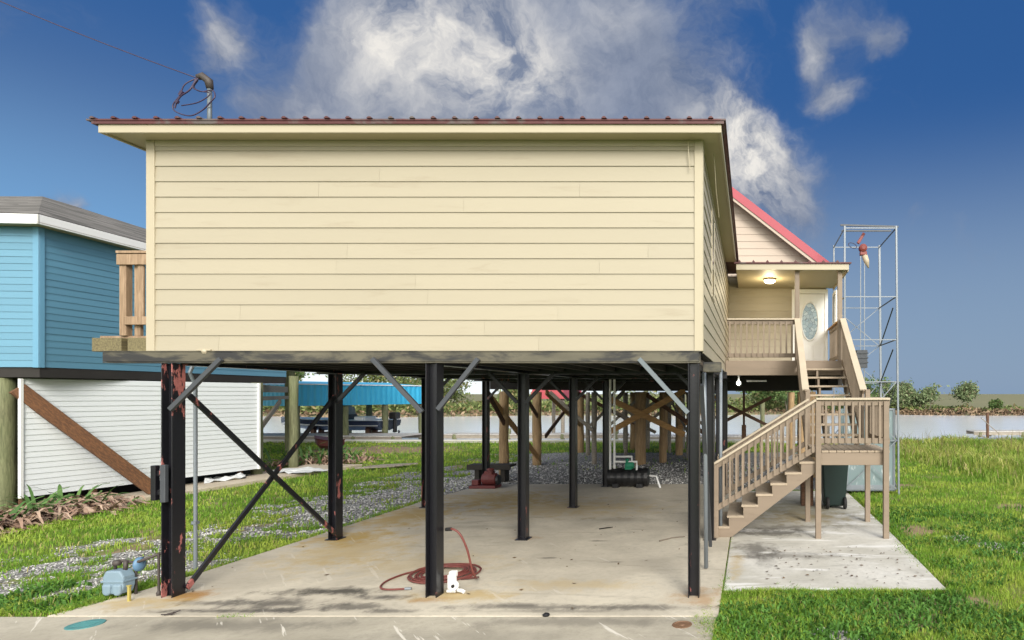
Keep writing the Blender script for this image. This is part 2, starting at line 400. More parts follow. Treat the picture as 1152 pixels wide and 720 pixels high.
cc = np.stack([gravel_mask(GX, GY), soil_mask(GX, GY), (GY > 60)*1., np.ones_like(GX)], -1).astype(np.float32)
ca.data.foreach_set('color', cc.reshape(-1))

# water
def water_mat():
    m, nt = new_mat('canal_water_painted_sheen'); co = ocoord(nt)
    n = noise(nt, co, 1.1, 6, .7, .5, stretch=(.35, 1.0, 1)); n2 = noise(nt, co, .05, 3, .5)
    c = mixc(nt, n2, (.66, .69, .70), (.80, .82, .83))  # pale base colour stands in for the white sky reflection
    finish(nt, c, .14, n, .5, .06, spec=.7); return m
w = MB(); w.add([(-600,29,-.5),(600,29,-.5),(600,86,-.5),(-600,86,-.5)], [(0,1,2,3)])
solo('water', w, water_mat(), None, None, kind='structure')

# ------------------------------------------------------------------ concrete
COLS_X = (-6.70, -3.67, -.66); ROWS_Y = (7.0, 9.73, 12.46, 15.25)
def concrete_mat(name, base, alt, stain_shade_pts=(), streak=0., pale=None, joints=None):
    m, nt = new_mat(name); co = ocoord(nt)
    n1 = noise(nt, co, .55, 6, .6, .3); n2 = noise(nt, co, 3.5, 6, .7, .2); n3 = noise(nt, co, 60, 3, .7)
    nw = noise(nt, co, 1.1, 5, .65, .8, stretch=(.45, 2.4, 1))
    c = mixc(nt, sstep(nt, n1, .36, .62), base, alt); n4 = noise(nt, co, 14, 5, .75)
    c = mixc(nt, mth(nt, 'MULTIPLY', sstep(nt, n4, .45, .7), .3), c, sc3(base, .7))
    c = mixc(nt, mth(nt, 'MULTIPLY', sstep(nt, n2, .48, .75), .5), c, sc3(alt, .62))
    c = mixc(nt, mth(nt, 'MULTIPLY', sstep(nt, nw, .57, .72), .45), c, sc3(base, .55))
    if pale: c = mixc(nt, sstep(nt, nw, .48, .36), c, pale)
    c = mixc(nt, mth(nt, 'MULTIPLY', n3, .22), c, sc3(alt, .5))
    for (px, py, rx, ry, col, k) in stain_shade_pts:
        d = vec(nt, 'MULTIPLY', vec(nt, 'SUBTRACT', co, (px, py, 0)), (1/rx, 1/ry, 0))
        l = mth(nt, 'ADD', vec(nt, 'LENGTH', d), mth(nt, 'MULTIPLY', mth(nt, 'SUBTRACT', n2, .5), 2.6))
        c = mixc(nt, mth(nt, 'MULTIPLY', sstep(nt, l, 1., .1), k), c, col)
    if streak:
        ns = noise(nt, nd(nt, 'ShaderNodeMapping', {'Vector': co, 'Rotation': (0, 0, R(-42))}).outputs[0], 1.7, 4, .6, stretch=(6, .4, 1))
        c = mixc(nt, mth(nt, 'MULTIPLY', sstep(nt, ns, .64, .68), streak), c, (.68, .64, .56))
    if joints:
        for ax, pos in joints:
            s = nd(nt, 'ShaderNodeSeparateXYZ', {0: co}).outputs[ax]
            d = mth(nt, 'ABSOLUTE', mth(nt, 'SUBTRACT', s, pos))
            c = mixc(nt, mth(nt, 'MULTIPLY', sstep(nt, d, .012, .004), .55), c, (.14, .12, .09))
    finish(nt, c, .85, mth(nt, 'ADD', n3, n2), .25, .006, spec=.3); return m
rust = (.30, .15, .035); gold = (.40, .275, .085); drk = (.09, .082, .07)
M['slab'] = concrete_mat('carport_concrete', (.44, .395, .315), (.58, .525, .42), [
    (-6.5, 6.98, .38, .30, rust, .9), (-6.75, 6.75, .8, .3, gold, .6), (-3.4, 7.0, .9, .32, gold, .65), (-3.65, 6.85, .3, .16, rust, .5),
    (-.6, 6.95, .4, .4, rust, .6), (-6.5, 9.8, .8, .7, gold, .9), (-6.6, 11.6, 1.2, 1.6, gold, .85), (-5.6, 13.5, 1.9, 1.4, gold, .75),
    (-5.1, 6.55, 1.0, .10, drk, .8), (-6.0, 6.75, .8, .12, drk, .7), (-2.0, 6.5, 1.4, .09, drk, .55), (-3.9, 6.5, .4, .1, drk, .7), (-1.9, 8.4, .22, .07, drk, .7), (-2.9, 8.6, .2, .06, drk, .7),
    (-2.4, 9.6, .28, .06, drk, .6), (-3.67, 9.8, .4, .2, rust, .4), (-4.5, 8.3, 1.5, .8, gold, .3), (-6.0, 9.0, 1.2, 1.4, gold, .55), (-4.0, 12.4, 2.6, 1.4, gold, .5), (-5.3, 6.75, .9, .22, drk, .85), (-4.4, 6.62, .6, .18, drk, .8), (-1.2, 6.6, 1.0, .14, drk, .6), (-2.6, 6.7, .7, .1, drk, .5), (-2.2, 7.4, 1.2, .3, gold, .35), (-4.6, 10.6, 1.2, .3, drk, .3), (-2.4, 11.2, 1.4, .3, drk, .3), (-4.95, 7.15, .95, .2, (.06, .055, .045), .95), (-4.25, 6.95, .5, .14, drk, .9), (-5.6, 6.5, 1.2, .09, drk, .9), (-2.3, 6.62, 1.6, .12, drk, .7)], streak=.25, joints=[(1, 12.3)])
M['apron'] = concrete_mat('apron_concrete', (.33, .30, .235), (.46, .42, .335), [(-5.2, 6.1, 1.6, .25, drk, .5), (-1.8, 6.2, 1.5, .2, drk, .45), (-2.8, 5.8, 1.6, .3, drk, .3)], streak=.75)
M['pad'] = concrete_mat('pad_concrete', (.45, .43, .37), (.62, .60, .545), [(1.0, 12.2, 1.6, 2.2, (.27, .25, .17), .75), (.7, 10.6, 1.5, .25, drk, .5),(.05, 9.1, .5, .65, drk, .75), (.2, 8.6, .2, .6, drk, .5), (.6, 8.75, 1.0, .28, drk, .55), (.4, 10.2, .9, .4, drk, .8), (1.0, 11.5, 1.1, .8, gold, .4), (-.2, 8.3, .15, .9, gold, .5)], pale=(.72, .71, .68))  # patches beneath the stairs paint in their shade, among real stains
M['walk'] = concrete_mat('walk_concrete', (.50, .42, .31), (.56, .49, .38))
ap = MB(); ap.box(-40, SLX1-.03, 2.0, 6.34, -.14, -.002)
solo('apron', ap, M['apron'], None, None, kind='structure', bevel=.004)
sl = MB(); sl.prism([(-7.42, 6.36), (SLX1-.008, 6.36), (SLX1-.008, SLY1), (-6.3, SLY1), (-6.75, 15.3), (-7.0, 14.7), (-7.14, 13.5), (-7.2, 7.8), (-7.25, 7.1)], 'z', -.14, 0)
solo('carport_slab', sl, M['slab'], None, None, kind='structure', bevel=.004)
pd = MB(); pd.prism([(SLX1+.008, 7.2), (1.2, 7.16), (2.36, 7.2), (2.37, 10.3), (2.3, 14.6), (SLX1+.008, 14.6)], 'z', -.14, -.006)
solo('stair_pad', pd, M['pad'], None, None, kind='structure', bevel=.012)
wk = MB(); wk.prism([(-14.5, 13.0), (-13.6, 13.0), (-12.75, 19.8), (-14.5, 19.8)], 'z', -.2, .03)
solo('walkway', wk, M['walk'], None, None, kind='structure', bevel=.01)

# ------------------------------------------------------------------ grass (stuff)
def blades(name, mat, X, Y, Z, L, W, lean):
    n = len(X); a = rng.random(n)*2*np.pi; b = rng.random(n)*2*np.pi
    dx, dy = np.cos(a), np.sin(a); lx, ly = np.cos(b)*lean*L, np.sin(b)*lean*L
    hw = W/2; o = lambda k, h: np.stack([X+lx*k**2, Y+ly*k**2, Z+L*h], -1)
    m = o(.5, .58); t = o(1., 1.)*1.; t[:, 2] = Z+L*(1-.35*np.clip(lean, 0, 1))
    p = np.stack([dx*hw, dy*hw, np.zeros(n)], -1)
    base = np.stack([X, Y, Z-.01], -1)
    V = np.stack([base-p, base+p, m+p*.75, m-p*.75, t], 1).reshape(-1, 3)
    i = np.arange(n)*5
    Fq = np.stack([i, i+1, i+2, i+3], -1); Ft = np.stack([i+3, i+2, i+4], -1)
    me = bpy.data.meshes.new(name)
    me.vertices.add(len(V)); me.vertices.foreach_set('co', V.astype(np.float32).ravel())
    loops = np.concatenate([Fq.ravel(), Ft.ravel()]).astype(np.int32)
    me.loops.add(len(loops)); me.loops.foreach_set('vertex_index', loops)
    me.polygons.add(2*n)
    me.polygons.foreach_set('loop_start', np.concatenate([np.arange(n)*4, 4*n+np.arange(n)*3]).astype(np.int32))
    me.polygons.foreach_set('loop_total', np.concatenate([np.full(n, 4), np.full(n, 3)]).astype(np.int32))
    me.materials.append(mat); me.update(calc_edges=True)
    ob = bpy.data.objects.new(name, me); COL.objects.link(ob); ob['kind'] = 'stuff'; return ob
def grass_mat(name, c1, c2, c3, dry):
    m, nt = new_mat(name); co = ocoord(nt)
    oi = nd(nt, 'ShaderNodeNewGeometry').outputs['Random Per Island']
    n = noise(nt, co, .7, 5, .65)
    c = mixc(nt, oi, c1, c2); c = mixc(nt, mth(nt, 'MULTIPLY', sstep(nt, n, .42, .62), .8), c, c3); c = mixc(nt, mth(nt, 'MULTIPLY', sstep(nt, noise(nt, co, 2.6, 4, .7), .55, .72), .6), c, sc3(c1, .7)); c = mixc(nt, sstep(nt, oi, .9, .93), c, dry)
    d = nd(nt, 'ShaderNodeBsdfPrincipled', {'Base Color': c, 'Roughness': .55, 'Specular IOR Level': .2})
    t = nd(nt, 'ShaderNodeBsdfTranslucent', {'Color': c})
    mx = nd(nt, 'ShaderNodeMixShader', {0: .35, 1: d.outputs[0], 2: t.outputs[0]})
    nd(nt, 'ShaderNodeOutputMaterial', {'Surface': mx.outputs[0]}); return m
M['grass'] = grass_mat('lush_lawn_grass', (.10, .22, .025), (.26, .44, .05), (.42, .50, .08), (.40, .35, .14))
M['tallgrass'] = grass_mat('tall_bank_grass', (.13, .24, .03), (.29, .41, .06), (.42, .43, .11), (.52, .42, .22))
def scatter(n, x0, x1, y0, y1):
    return rng.uniform(x0, x1, n), rng.uniform(y0, y1, n)
HB = lambda x, y: (x > -6.9) & (x < 1.6) & (y > 15.3) & (y < 26)
XS = []; YS = []; K = []
for (x0, x1, y0, y1, dens, k) in [(-.6, 5.2, 5.3, 8.0, 2600, 1.), (2.2, 6.2, 8.0, 11.0, 1700, 1.15), (2.2, 10, 11, 17, 650, 1.7), (2.0, 16, 17, 28, 220, 2.6),
                                  (-12, -7.1, 6.2, 8.6, 1500, 1.15), (-15, -7.1, 8.6, 12., 800, 1.6), (-18, -7.1, 12, 18, 300, 2.4), (-26, 2, 18, 29.3, 120, 3.4), (-30, -12, 6.2, 12, 300, 2.4)]:
    n = int((x1-x0)*(y1-y0)*dens); x, y = scatter(n, x0, x1, y0, y1)
    g = gravel_mask(x, y); s = soil_mask(x, y)
    keep = (rng.random(n) > np.clip(ss(g, .15, .7)*.95 + ss(s, .2, .7)*.85, 0, 1)) & (~on_concrete(x, y) | ((rng.random(n) < .0))) & ~walk(x, y)
    keep &= (y < near_edge(x)-.15) & ~((x > -20) & (x < -13.6) & (y > 12) & (y < 20))
    keep &= rng.random(n) < .35+.9*fbm(x, y, 1.3, 3)
    XS.append(x[keep]); YS.append(y[keep]); K.append(np.full(keep.sum(), k))
X = np.concatenate(XS); Y = np.concatenate(YS); k = np.concatenate(K)
# ragged growth along concrete edges
def edge_strip(n, px, py, spread):
    t = rng.random(n); return px(t)+rng.normal(0, spread, n), py(t)+rng.normal(0, spread, n)
for n, px, py, sp in [(5200, lambda t: -.34+2.75*t, lambda t: 7.13+.03*np.sin(9*t), .06), (3600, lambda t: 2.40+.05*np.sin(17*t)+.03*np.sin(41*t), lambda t: 7.2+7*t, .075), (900, lambda t: .2+2.3*t, lambda t: 7.17+.06*np.sin(13*t)*np.sin(5*t), .09), (2600, lambda t: -.40+.06*np.sin(9*t), lambda t: 5.4+1.8*t, .07), (420, lambda t: -.33+0*t, lambda t: 7.2+2.6*t**2, .025),
                      (2600, lambda t: -7.27-.15*t, lambda t: 8.0-1.5*t, .05), (2600, lambda t: -7.5-5*t, lambda t: 6.42+0*t, .05), (1600, lambda t: -7.27+0*t, lambda t: 8+6*t, .05), (300, lambda t: -5.6+.35*t, lambda t: 6.37+0*t, .03)]:
    x, y = edge_strip(n, px, py, sp); X = np.concatenate([X, x]); Y = np.concatenate([Y, y]); k = np.concatenate([k, np.full(n, 1.05)])
clump = .55+.95*fbm(X, Y, 2.2, 3)
L = (.045+.05*rng.random(len(X)))*clump*k**.3; W = (.006+.005*rng.random(len(X)))*k
Z = ground_z(X, Y)
blades('lawn_grass', M['grass'], X, Y, Z, L, W, .2+.7*rng.random(len(X)))
# tall bank grass
x, y = scatter(70000, 2.8, 22, 11.5, 28.4)
line = x-(5.5+(21.5-y)*.13)
zone = np.maximum(ss(y, 19.5, 23.5), ss(line, -.5, .9)*ss(y, 11.5, 13))
mound = fbm(x+9, y, .7, 4)
dens = zone*(.25+1.1*fbm(x, y, .5, 3))
kk = (rng.random(len(x)) < dens); x, y, mound, zone = x[kk], y[kk], mound[kk], zone[kk]
hh = (.11+.20*rng.random(len(x)))*(.25+1.7*mound)*(.35+.65*zone)
blades('bank_grass', M['tallgrass'], x, y, ground_z(x, y)+.14*zone*mound, hh+.06, (.010+.012*rng.random(len(x)))*(.6+y/26), .25+.7*rng.random(len(x)))
x, y = scatter(760, 3.0, 20, 21, 28.3)
blades('tall_reeds', M['reed'], x, y, ground_z(x, y), .35+.6*rng.random(len(x))**2, .02+0*x, .1+.35*rng.random(len(x)))
# weeds: broad leaves in the front strip and near the left slab corner
x, y = scatter(5200, -.35, 3.4, 5.4, 7.1); x2, y2 = scatter(1600, -9.4, -7.45, 6.45, 7.5); x3, y3 = scatter(9000, 2.4, 6.5, 7.0, 12.5); x = np.concatenate([x, x2, x3]); y = np.concatenate([y, y2, y3])
kp = (fbm(x, y, 1.6, 3) > .47) & ~on_concrete(x, y); x, y = x[kp], y[kp]
M['weed'] = leaf_mat('broad_weed_leaves', (.05, .13, .02), (.12, .27, .045), .3)
blades('lawn_weeds', M['weed'], x, y, ground_z(x, y)+.02*rng.random(len(x)), .05+.05*rng.random(len(x)), .02+.014*rng.random(len(x)), .6+.7*rng.random(len(x)))
# fallen leaves on the concrete (stuff)
n = 170; x = np.concatenate([rng.uniform(.2, 2.2, 110), rng.uniform(-7, -.5, 60)]); y = np.concatenate([rng.uniform(7.4, 9.2, 110), rng.uniform(6.4, 13, 60)])
a = rng.random(n)*6.28; r = .008+.014*rng.random(n); V = np.stack([np.stack([x+r*q*np.cos(a+o), y+r*q*np.sin(a+o), .004+.012*rng.random(n)], -1) for o, q in ((0, 1.6), (1.57, .7), (3.14, 1.6), (4.71, .7))], 1).reshape(-1, 3)
fl_ = np_mesh('fallen_leaves', V, np.arange(4*n), 4, leaf_mat('fallen_dry_leaves', (.05, .03, .02), (.16, .10, .05), .05)); fl_['kind'] = 'stuff'
# loose gravel stones (stuff)
def stones():
    XS = []; YS = []; RS = []
    for (x0, x1, y0, y1, d, r) in [(-12, -7.2, 6.4, 10, 300, .014), (-10.5, -7.1, 10, 17, 190, .022), (-8.3, 2, 15.7, 21, 70, .028), (3, 4.8, 8.6, 10.2, 260, .018), (.4, 1.3, 5.6, 6.3, 300, .018)]:
        n = int((x1-x0)*(y1-y0)*d); x, y = scatter(n, x0, x1, y0, y1)
        kp = (rng.random(n) < ss(gravel_mask(x, y), .3, .6)) & ~on_concrete(x, y)
        XS.append(x[kp]); YS.append(y[kp]); RS.append(r*(.5+.9*rng.random(kp.sum())))
    x = np.concatenate(XS); y = np.concatenate(YS); r = np.concatenate(RS); n = len(x); z = ground_z(x, y)
    oc = np.array([(1,0,0),(0,1,0),(-1,0,0),(0,-1,0),(0,0,1),(0,0,-1)], float)
    fc = np.array([(0,1,4),(1,2,4),(2,3,4),(3,0,4),(1,0,5),(2,1,5),(3,2,5),(0,3,5)])
    V = oc[None]*(r[:, None, None])*(.6+.8*rng.random((n, 6, 1))); V[:, :, 2] *= .7
    a = rng.random(n)*6.28; c, s = np.cos(a)[:, None], np.sin(a)[:, None]
    V = np.stack([V[..., 0]*c-V[..., 1]*s+x[:, None], V[..., 0]*s+V[..., 1]*c+y[:, None], V[..., 2]+z[:, None]+.004], -1)
    Fc = (fc[None]+np.arange(n)[:, None, None]*6).reshape(-1)
    m, nt = new_mat('gravel_stones'); oi = nd(nt, 'ShaderNodeNewGeometry').outputs['Random Per Island']
    finish(nt, mixc(nt, oi, (.22, .215, .205), (.66, .65, .62)), .85)
    o = np_mesh('gravel_stones', V.reshape(-1, 3), Fc, 3, m); o['kind'] = 'stuff'
stones()

# ------------------------------------------------------------------ the stilt house
WX0, WX1, WY0 = -6.94, -.57, 6.955
Z0, ZS = 2.835, 5.257
house = thing('stilt_house', 'cream lap-sided house raised on black steel columns, red metal roof', 'house', (-3.7, 7.0, 0))
H = house
def P(name, mb, mat, parent=H, **k): return mb.build(name, M[mat] if isinstance(mat, str) else mat, parent, **k)
fw = P('front_wall', MB().siding((WX0, WY0), (WX1, WY0), Z0, ZS, .1772, .013, seg=3.7).box(WX0, WX1, WY0+.002, WY0+.12, Z0+.005, ZS), 'cream')
for x in (WX0-.012, WX1-.083):
    P('corner_board', MB().box(x, x+.095, WY0-.024, WY0+.0, Z0-.004, ZS-.002), 'trim', fw, bevel=.004)
P('frieze_board', MB().box(WX0+.085, WX1-.085, WY0-.02, WY0, ZS-.07, ZS-.002), 'trim', fw, bevel=.003)
sw = P('side_wall', MB().siding((WX1, WY0+.12), (WX1, 15.28), Z0-.02, ZS, .1772, .013, seg=3.7).box(WX1-.12, WX1-.002, WY0+.125, 15.28, Z0, ZS), 'cream')
P('corner_board', MB().box(WX1, WX1+.02, WY0-.02, WY0+.1, Z0-.004, ZS-.002), 'trim', sw, bevel=.004)
P('side_wall', MB().siding((WX0, 15.28), (WX0, WY0+.12), Z0, ZS, .1772, .013, seg=3.7).box(WX0+.002, WX0+.12, WY0+.125, 15.28, Z0, ZS), 'cream')
y0, y1, fw_ = 8.55, 9.15, .045
wf = P('window', MB().box(WX1, WX1+.022, y0, y1, 3.72, 3.72+fw_).box(WX1, WX1+.022, y0, y1, 4.92, 4.92+fw_).box(WX1, WX1+.022, y0, y0+fw_, 3.72+fw_, 4.92).box(WX1, WX1+.022, y1-fw_, y1, 3.72+fw_, 4.92).box(WX1, WX1+.018, y0+fw_, y1-fw_, 4.32, 4.36), 'trim', bevel=.003)
P('pane', MB().box(WX1+.002, WX1+.016, y0+fw_, y1-fw_, 3.72+fw_, 4.32).box(WX1+.002, WX1+.016, y0+fw_, y1-fw_, 4.36, 4.92), 'glass', wf)
# floor
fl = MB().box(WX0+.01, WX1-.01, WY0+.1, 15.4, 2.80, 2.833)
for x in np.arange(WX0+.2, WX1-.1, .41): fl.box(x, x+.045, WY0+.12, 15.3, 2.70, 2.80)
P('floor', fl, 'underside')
# roof over the front section
FX0, FX1, FY0 = -7.24, -.33, 6.69
rf = MB().box(FX0-.10, FX1+.05, FY0-.03, 15.2, 5.358, 5.376)
for x in np.arange(FX0-.02, FX1+.05, .235):
    rf.prism([(x-.03, 5.376), (x+.03, 5.376), (x+.011, 5.396), (x-.011, 5.396)], 'y', FY0-.05, 15.2)
roof = P('roof', rf, 'red_metal')
P('drip_edge', MB().box(FX0-.05, FX1+.03, FY0-.022, FY0-.003, 5.325, 5.356).box(FX1+.005, FX1+.03, FY0-.003, 15.2, 5.325, 5.356).box(FX0-.05, FX0-.02, FY0-.003, 15.2, 5.325, 5.356), 'red_metal', roof)
P('fascia', MB().box(FX0, FX1, FY0, FY0+.03, 5.235, 5.354).box(FX1-.03, FX1, FY0+.03, 13.35, 5.235, 5.354).box(FX0, FX0+.03, FY0+.03, 15.2, 5.235, 5.354), 'trim', roof, bevel=.004)
P('soffit', MB().box(FX0+.03, FX1-.03, FY0+.03, 13.35, 5.257, 5.275).box(FX0+.03, WX1, 13.35, 15.2, 5.257, 5.275), 'soffit', roof)
# steel columns: H section, web facing the road
def hcol(x, y, z1, b=.168, h=.128, t=.011):
    m = MB()
    m.box(x-h/2, x-h/2+t, y-b/2, y+b/2, -.02, z1).box(x+h/2-t, x+h/2, y-b/2, y+b/2, -.02, z1).box(x-h/2+t, x+h/2-t, y-t/2, y+t/2, -.02, z1)
    return m
ZC = 2.655
for j, y in enumerate(ROWS_Y):
    for i, x in enumerate(COLS_X):
        c = P('steel_column', hcol(x, y, 2.69 if j == 0 else ZC), 'steel', bevel=.003)
        P('base_plate', MB().box(x-.1, x+.1, y-.11, y+.11, -.001, .012), 'steel', c) if j else None
        if i == 0 and j == 0:
            P('hinge_bracket', MB().box(x-.15, x-.095, y-.12, y-.06, 1.12, 1.52).box(x-.11, x-.03, y-.1, y-.07, 1.40, 1.46).box(x-.11, x-.03, y-.1, y-.07, 1.18, 1.24), 'steel', c, bevel=.004)
            P('hinge_bracket', MB().box(x-.03, x+.03, y-.135, y-.085, 1.10, 1.53), 'darkgalv', c, bevel=.006)
P('girder', MB().box(-7.45, -.585, 6.93, 7.07, 2.695, 2.706).box(-7.45, -.585, 6.93, 7.07, 2.822, 2.833).box(-7.45, -.585, 6.975, 6.99, 2.706, 2.822).box(-7.45, -.6, 6.932, 6.972, 2.71, 2.818), 'girder', bevel=.002)
P('girder_end', MB().box(-.575, -.36, 7.2, 7.36, 2.60, 2.72), 'girder', bevel=.006)
for y in ROWS_Y[1:]:
    P('floor_beam', MB().box(-7.0, -.5, y-.07, y+.07, ZC, ZC+.012).box(-7.0, -.5, y-.07, y+.07, ZC+.12, ZC+.132).box(-7.0, -.5, y-.006, y+.006, ZC+.012, ZC+.12), 'steel')
for x in COLS_X:
    P('floor_beam', MB().box(x-.07, x+.07, 7.09, 15.4, 2.672, 2.684).box(x-.006, x+.006, 7.09, 15.4, 2.684, 2.79), 'steel')
def angle(p0, p1, w=.062, t=.007):
    p0, p1 = Vector(p0), Vector(p1); m = MB(); m.bar(p0, p1, t, w, (0,1,0)); 
    d = (p1-p0).normalized(); r = d.cross(Vector((0,1,0))).normalized() if abs(d.y) < .9 else Vector((1,0,0))
    m.bar(p0+r*(w/2-.003)+Vector((0,w/2,0))*(1 if abs(d.y) < .5 else 0), p1+r*(w/2-.003)+Vector((0,w/2,0))*(1 if abs(d.y) < .5 else 0), .006, w, (0,1,0) if abs(d.y) < .5 else (0,0,1))
    return m
def flatbar(p0, p1, w=.065, d=.05): return MB().bar(p0, p1, d, w, (0,0,1))
yb = 6.90
for a, b, mt in [((-6.64, yb, 2.16), (-6.06, yb, 2.74), 'darkgalv'), ((-4.33, yb, 2.74), (-3.76, yb, 2.13), 'darkgalv'), ((-3.12, yb, 2.74), (-3.58, yb, 2.16), 'darkgalv'), ((-1.28, yb, 2.74), (-.72, yb, 2.12), 'brace_grey')]:
    P('knee_brace', flatbar(a, b, .05, .045), mt, bevel=.002)
for y in ROWS_Y[1:]:
    for x in COLS_X:
        for s in (-1, 1):
            if (s < 0 and x == COLS_X[0]) or (s > 0 and x == COLS_X[2]): continue
            P('knee_brace', flatbar((x+s*.07, y-.08, 2.2), (x+s*.52, y-.08, 2.67), .05, .045), 'steel')
P('cross_brace', flatbar((-6.62, 7.08, .06), (-6.66, 9.65, 2.30), .06, .03), 'steel')
P('cross_brace', flatbar((-6.59, 7.08, 2.32), (-6.62, 9.65, .08), .06, .03), 'steel')
P('cross_brace', flatbar((-.60, 7.3, 2.45), (-.60, 8.9, .1), .05, .05), 'darkgalv')
P('conduit', MB().tube([(-.585, 7.5, 2.6), (-.6, 7.9, 1.6), (-.60, 8.05, .02)], .028, 8), 'galv', smooth=True)
P('conduit', MB().tube([(-.5, 9.9, 2.75), (-.5, 9.9, 0)], .03, 8), 'galv', smooth=True)
P('hanging_wire', MB().tube([(-.72, 6.9, 5.25), (-.715, 6.89, 5.1), (-.70, 6.9, 4.90)], .006, 6), 'trim')
P('hanging_wire', MB().tube([(-.45, 7.3, 5.25), (-.44, 7.6, 4.9), (-.42, 7.9, 4.65)], .006, 6), 'trim')
P('drain_stub', MB().lathe([(.03, 0), (.035, -.02), (.02, -.045)], (-6.28, 6.94, 2.845), 10).box(-6.36, -6.2, 6.92, 6.95, 2.835, 2.85), 'trim')
# service mast
mast = P('service_mast', MB().tube([(-6.46, 7.2, 5.40), (-6.46, 7.2, 6.02)], .024, 10).lathe([(.06, 5.43), (.05, 5.45), (.028, 5.5)], (-6.46, 7.2, 0), 12), 'brace_grey', smooth=True)
P('weatherhead', MB().tube([(-6.455, 7.2, 5.98), (-6.47, 7.2, 6.07), (-6.53, 7.18, 6.12), (-6.58, 7.17, 6.10)], [.035, .045, .045, .03], 10), 'pipe_dark', mast, smooth=True)
def spl(pts, n=8):
    out = []; p = [Vector(q) for q in pts]; p = [p[0]]+p+[p[-1]]
    for i in range(1, len(p)-2):
        for t in range(n):
            u = t/n; a, b, c, d = p[i-1:i+3]
            out.append(.5*((2*b)+(c-a)*u+(2*a-5*b+4*c-d)*u*u+(3*b-a-3*c+d)*u**3))
    out.append(p[-2]); return out
for pts, r in [([(-6.56, 7.16, 6.09), (-6.66, 7.1, 5.98), (-6.72, 7.1, 5.85), (-6.80, 7.1, 5.74), (-6.77, 7.1, 5.66), (-6.62, 7.12, 5.62), (-6.5, 7.15, 5.70), (-6.40, 7.15, 5.80), (-6.36, 7.16, 5.87), (-6.41, 7.18, 5.95), (-6.53, 7.17, 5.93), (-6.60, 7.15, 5.97), (-6.56, 7.16, 6.06)], .009),
               ([(-6.57, 7.15, 6.08), (-6.6, 7.1, 5.92), (-6.71, 7.1, 5.84), (-6.76, 7.1, 5.76), (-6.78, 7.1, 5.70)], .011),
               ([(-6.55, 7.15, 6.08), (-6.57, 7.1, 5.95), (-6.48, 7.1, 5.90), (-6.38, 7.12, 5.88), (-6.5, 7.1, 5.77), (-6.7, 7.1, 5.73)], .008)]:
    P('wire_loop', MB().tube(spl(pts), r*.8, 6), 'wire', mast, smooth=True)
P('splice', MB().tube([(-6.69, 7.1, 5.90), (-6.72, 7.1, 5.85)], .02, 8), 'wire', mast)
P('splice', MB().tube([(-6.74, 7.1, 5.79), (-6.76, 7.1, 5.76)], .018, 8), 'wire', mast)

# rear wing with the gable
GY0 = 15.3; RX, RZ, EX, EZ = -2.3, 8.80, 1.90, 5.58
slope = (RZ-EZ)/(EX-RX)
def gtop(z):
    if z < EZ: return (0., 8.3)
    hw = (RZ-z)/slope; return (max(0, RX-hw+6.4), min(8.3, RX+hw+6.4))
gw = MB(); gw.siding((-6.4, GY0), (1.9, GY0), 5.3, RZ-.1, .18, .013, top=gtop)
gw.prism([(-6.4, 5.28), (1.9, 5.28), (1.86, EZ), (RX, RZ-.05), (-6.4, EZ)], 'y', GY0+.003, GY0+.12)
P('gable_wall', gw, 'peach')
P('porch_wall', MB().siding((-.57, GY0), (1.9, GY0), 3.0, 5.02, .18, .013).box(-6.4, 1.9, GY0+.003, GY0+.12, 2.8, 5.28), 'cream')
P('side_wall', MB().siding((1.9, GY0+.1), (1.9, 26), 2.8, 5.5, .18, .013).box(1.78, 1.898, GY0+.125, 26, 2.8, 5.5), 'cream')
P('side_wall', MB().siding((-6.4, 26), (-6.4, GY0+.1), 2.8, 5.5, .18, .013).box(-6.398, -6.28, GY0+.125, 26, 2.8, 5.5), 'cream')
P('back_wall', MB().siding((1.9, 26), (-6.4, 26), 2.8, 5.3, .18, .013).prism([(-6.4, 2.8), (1.9, 2.8), (1.86, EZ), (RX, RZ-.05), (-6.4, EZ)], 'y', 25.88, 25.997), 'cream')
gr = MB()
for s in (1, -1):
    hx = (EX-RX+.25)*s
    gr.add([(RX, GY0-.30, RZ+.03), (RX+hx, GY0-.30, EZ-.16), (RX+hx, 26.3, EZ-.16), (RX, 26.3, RZ+.03), (RX, GY0-.30, RZ+.06), (RX+hx, GY0-.30, EZ-.13), (RX+hx, 26.3, EZ-.13), (RX, 26.3, RZ+.06)],
           [(0,1,2,3),(4,7,6,5),(0,4,5,1),(1,5,6,2),(2,6,7,3),(3,7,4,0)])
grf = P('gable_roof', gr, 'red_metal')
for s in (1, -1):
    hx = (EX-RX+.2)*s
    P('rake_trim', MB().bar((RX, GY0-.315, RZ-.03), (RX+hx, GY0-.315, EZ-.21), .03, .19, (0,0,1)), 'pink_red', grf)
    P('rake_board', MB().bar((RX, GY0-.28, RZ-.17), (RX+hx*.985, GY0-.28, EZ-.33), .05, .07, (0,0,1)), 'peach', grf)
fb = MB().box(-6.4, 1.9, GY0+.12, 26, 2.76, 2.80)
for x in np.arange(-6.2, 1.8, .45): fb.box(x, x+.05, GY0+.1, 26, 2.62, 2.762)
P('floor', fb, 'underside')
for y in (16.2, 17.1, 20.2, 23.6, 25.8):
    P('floor_beam', MB().box(-6.98, 1.9, y-.07, y+.07, 2.46, 2.70), 'underside')
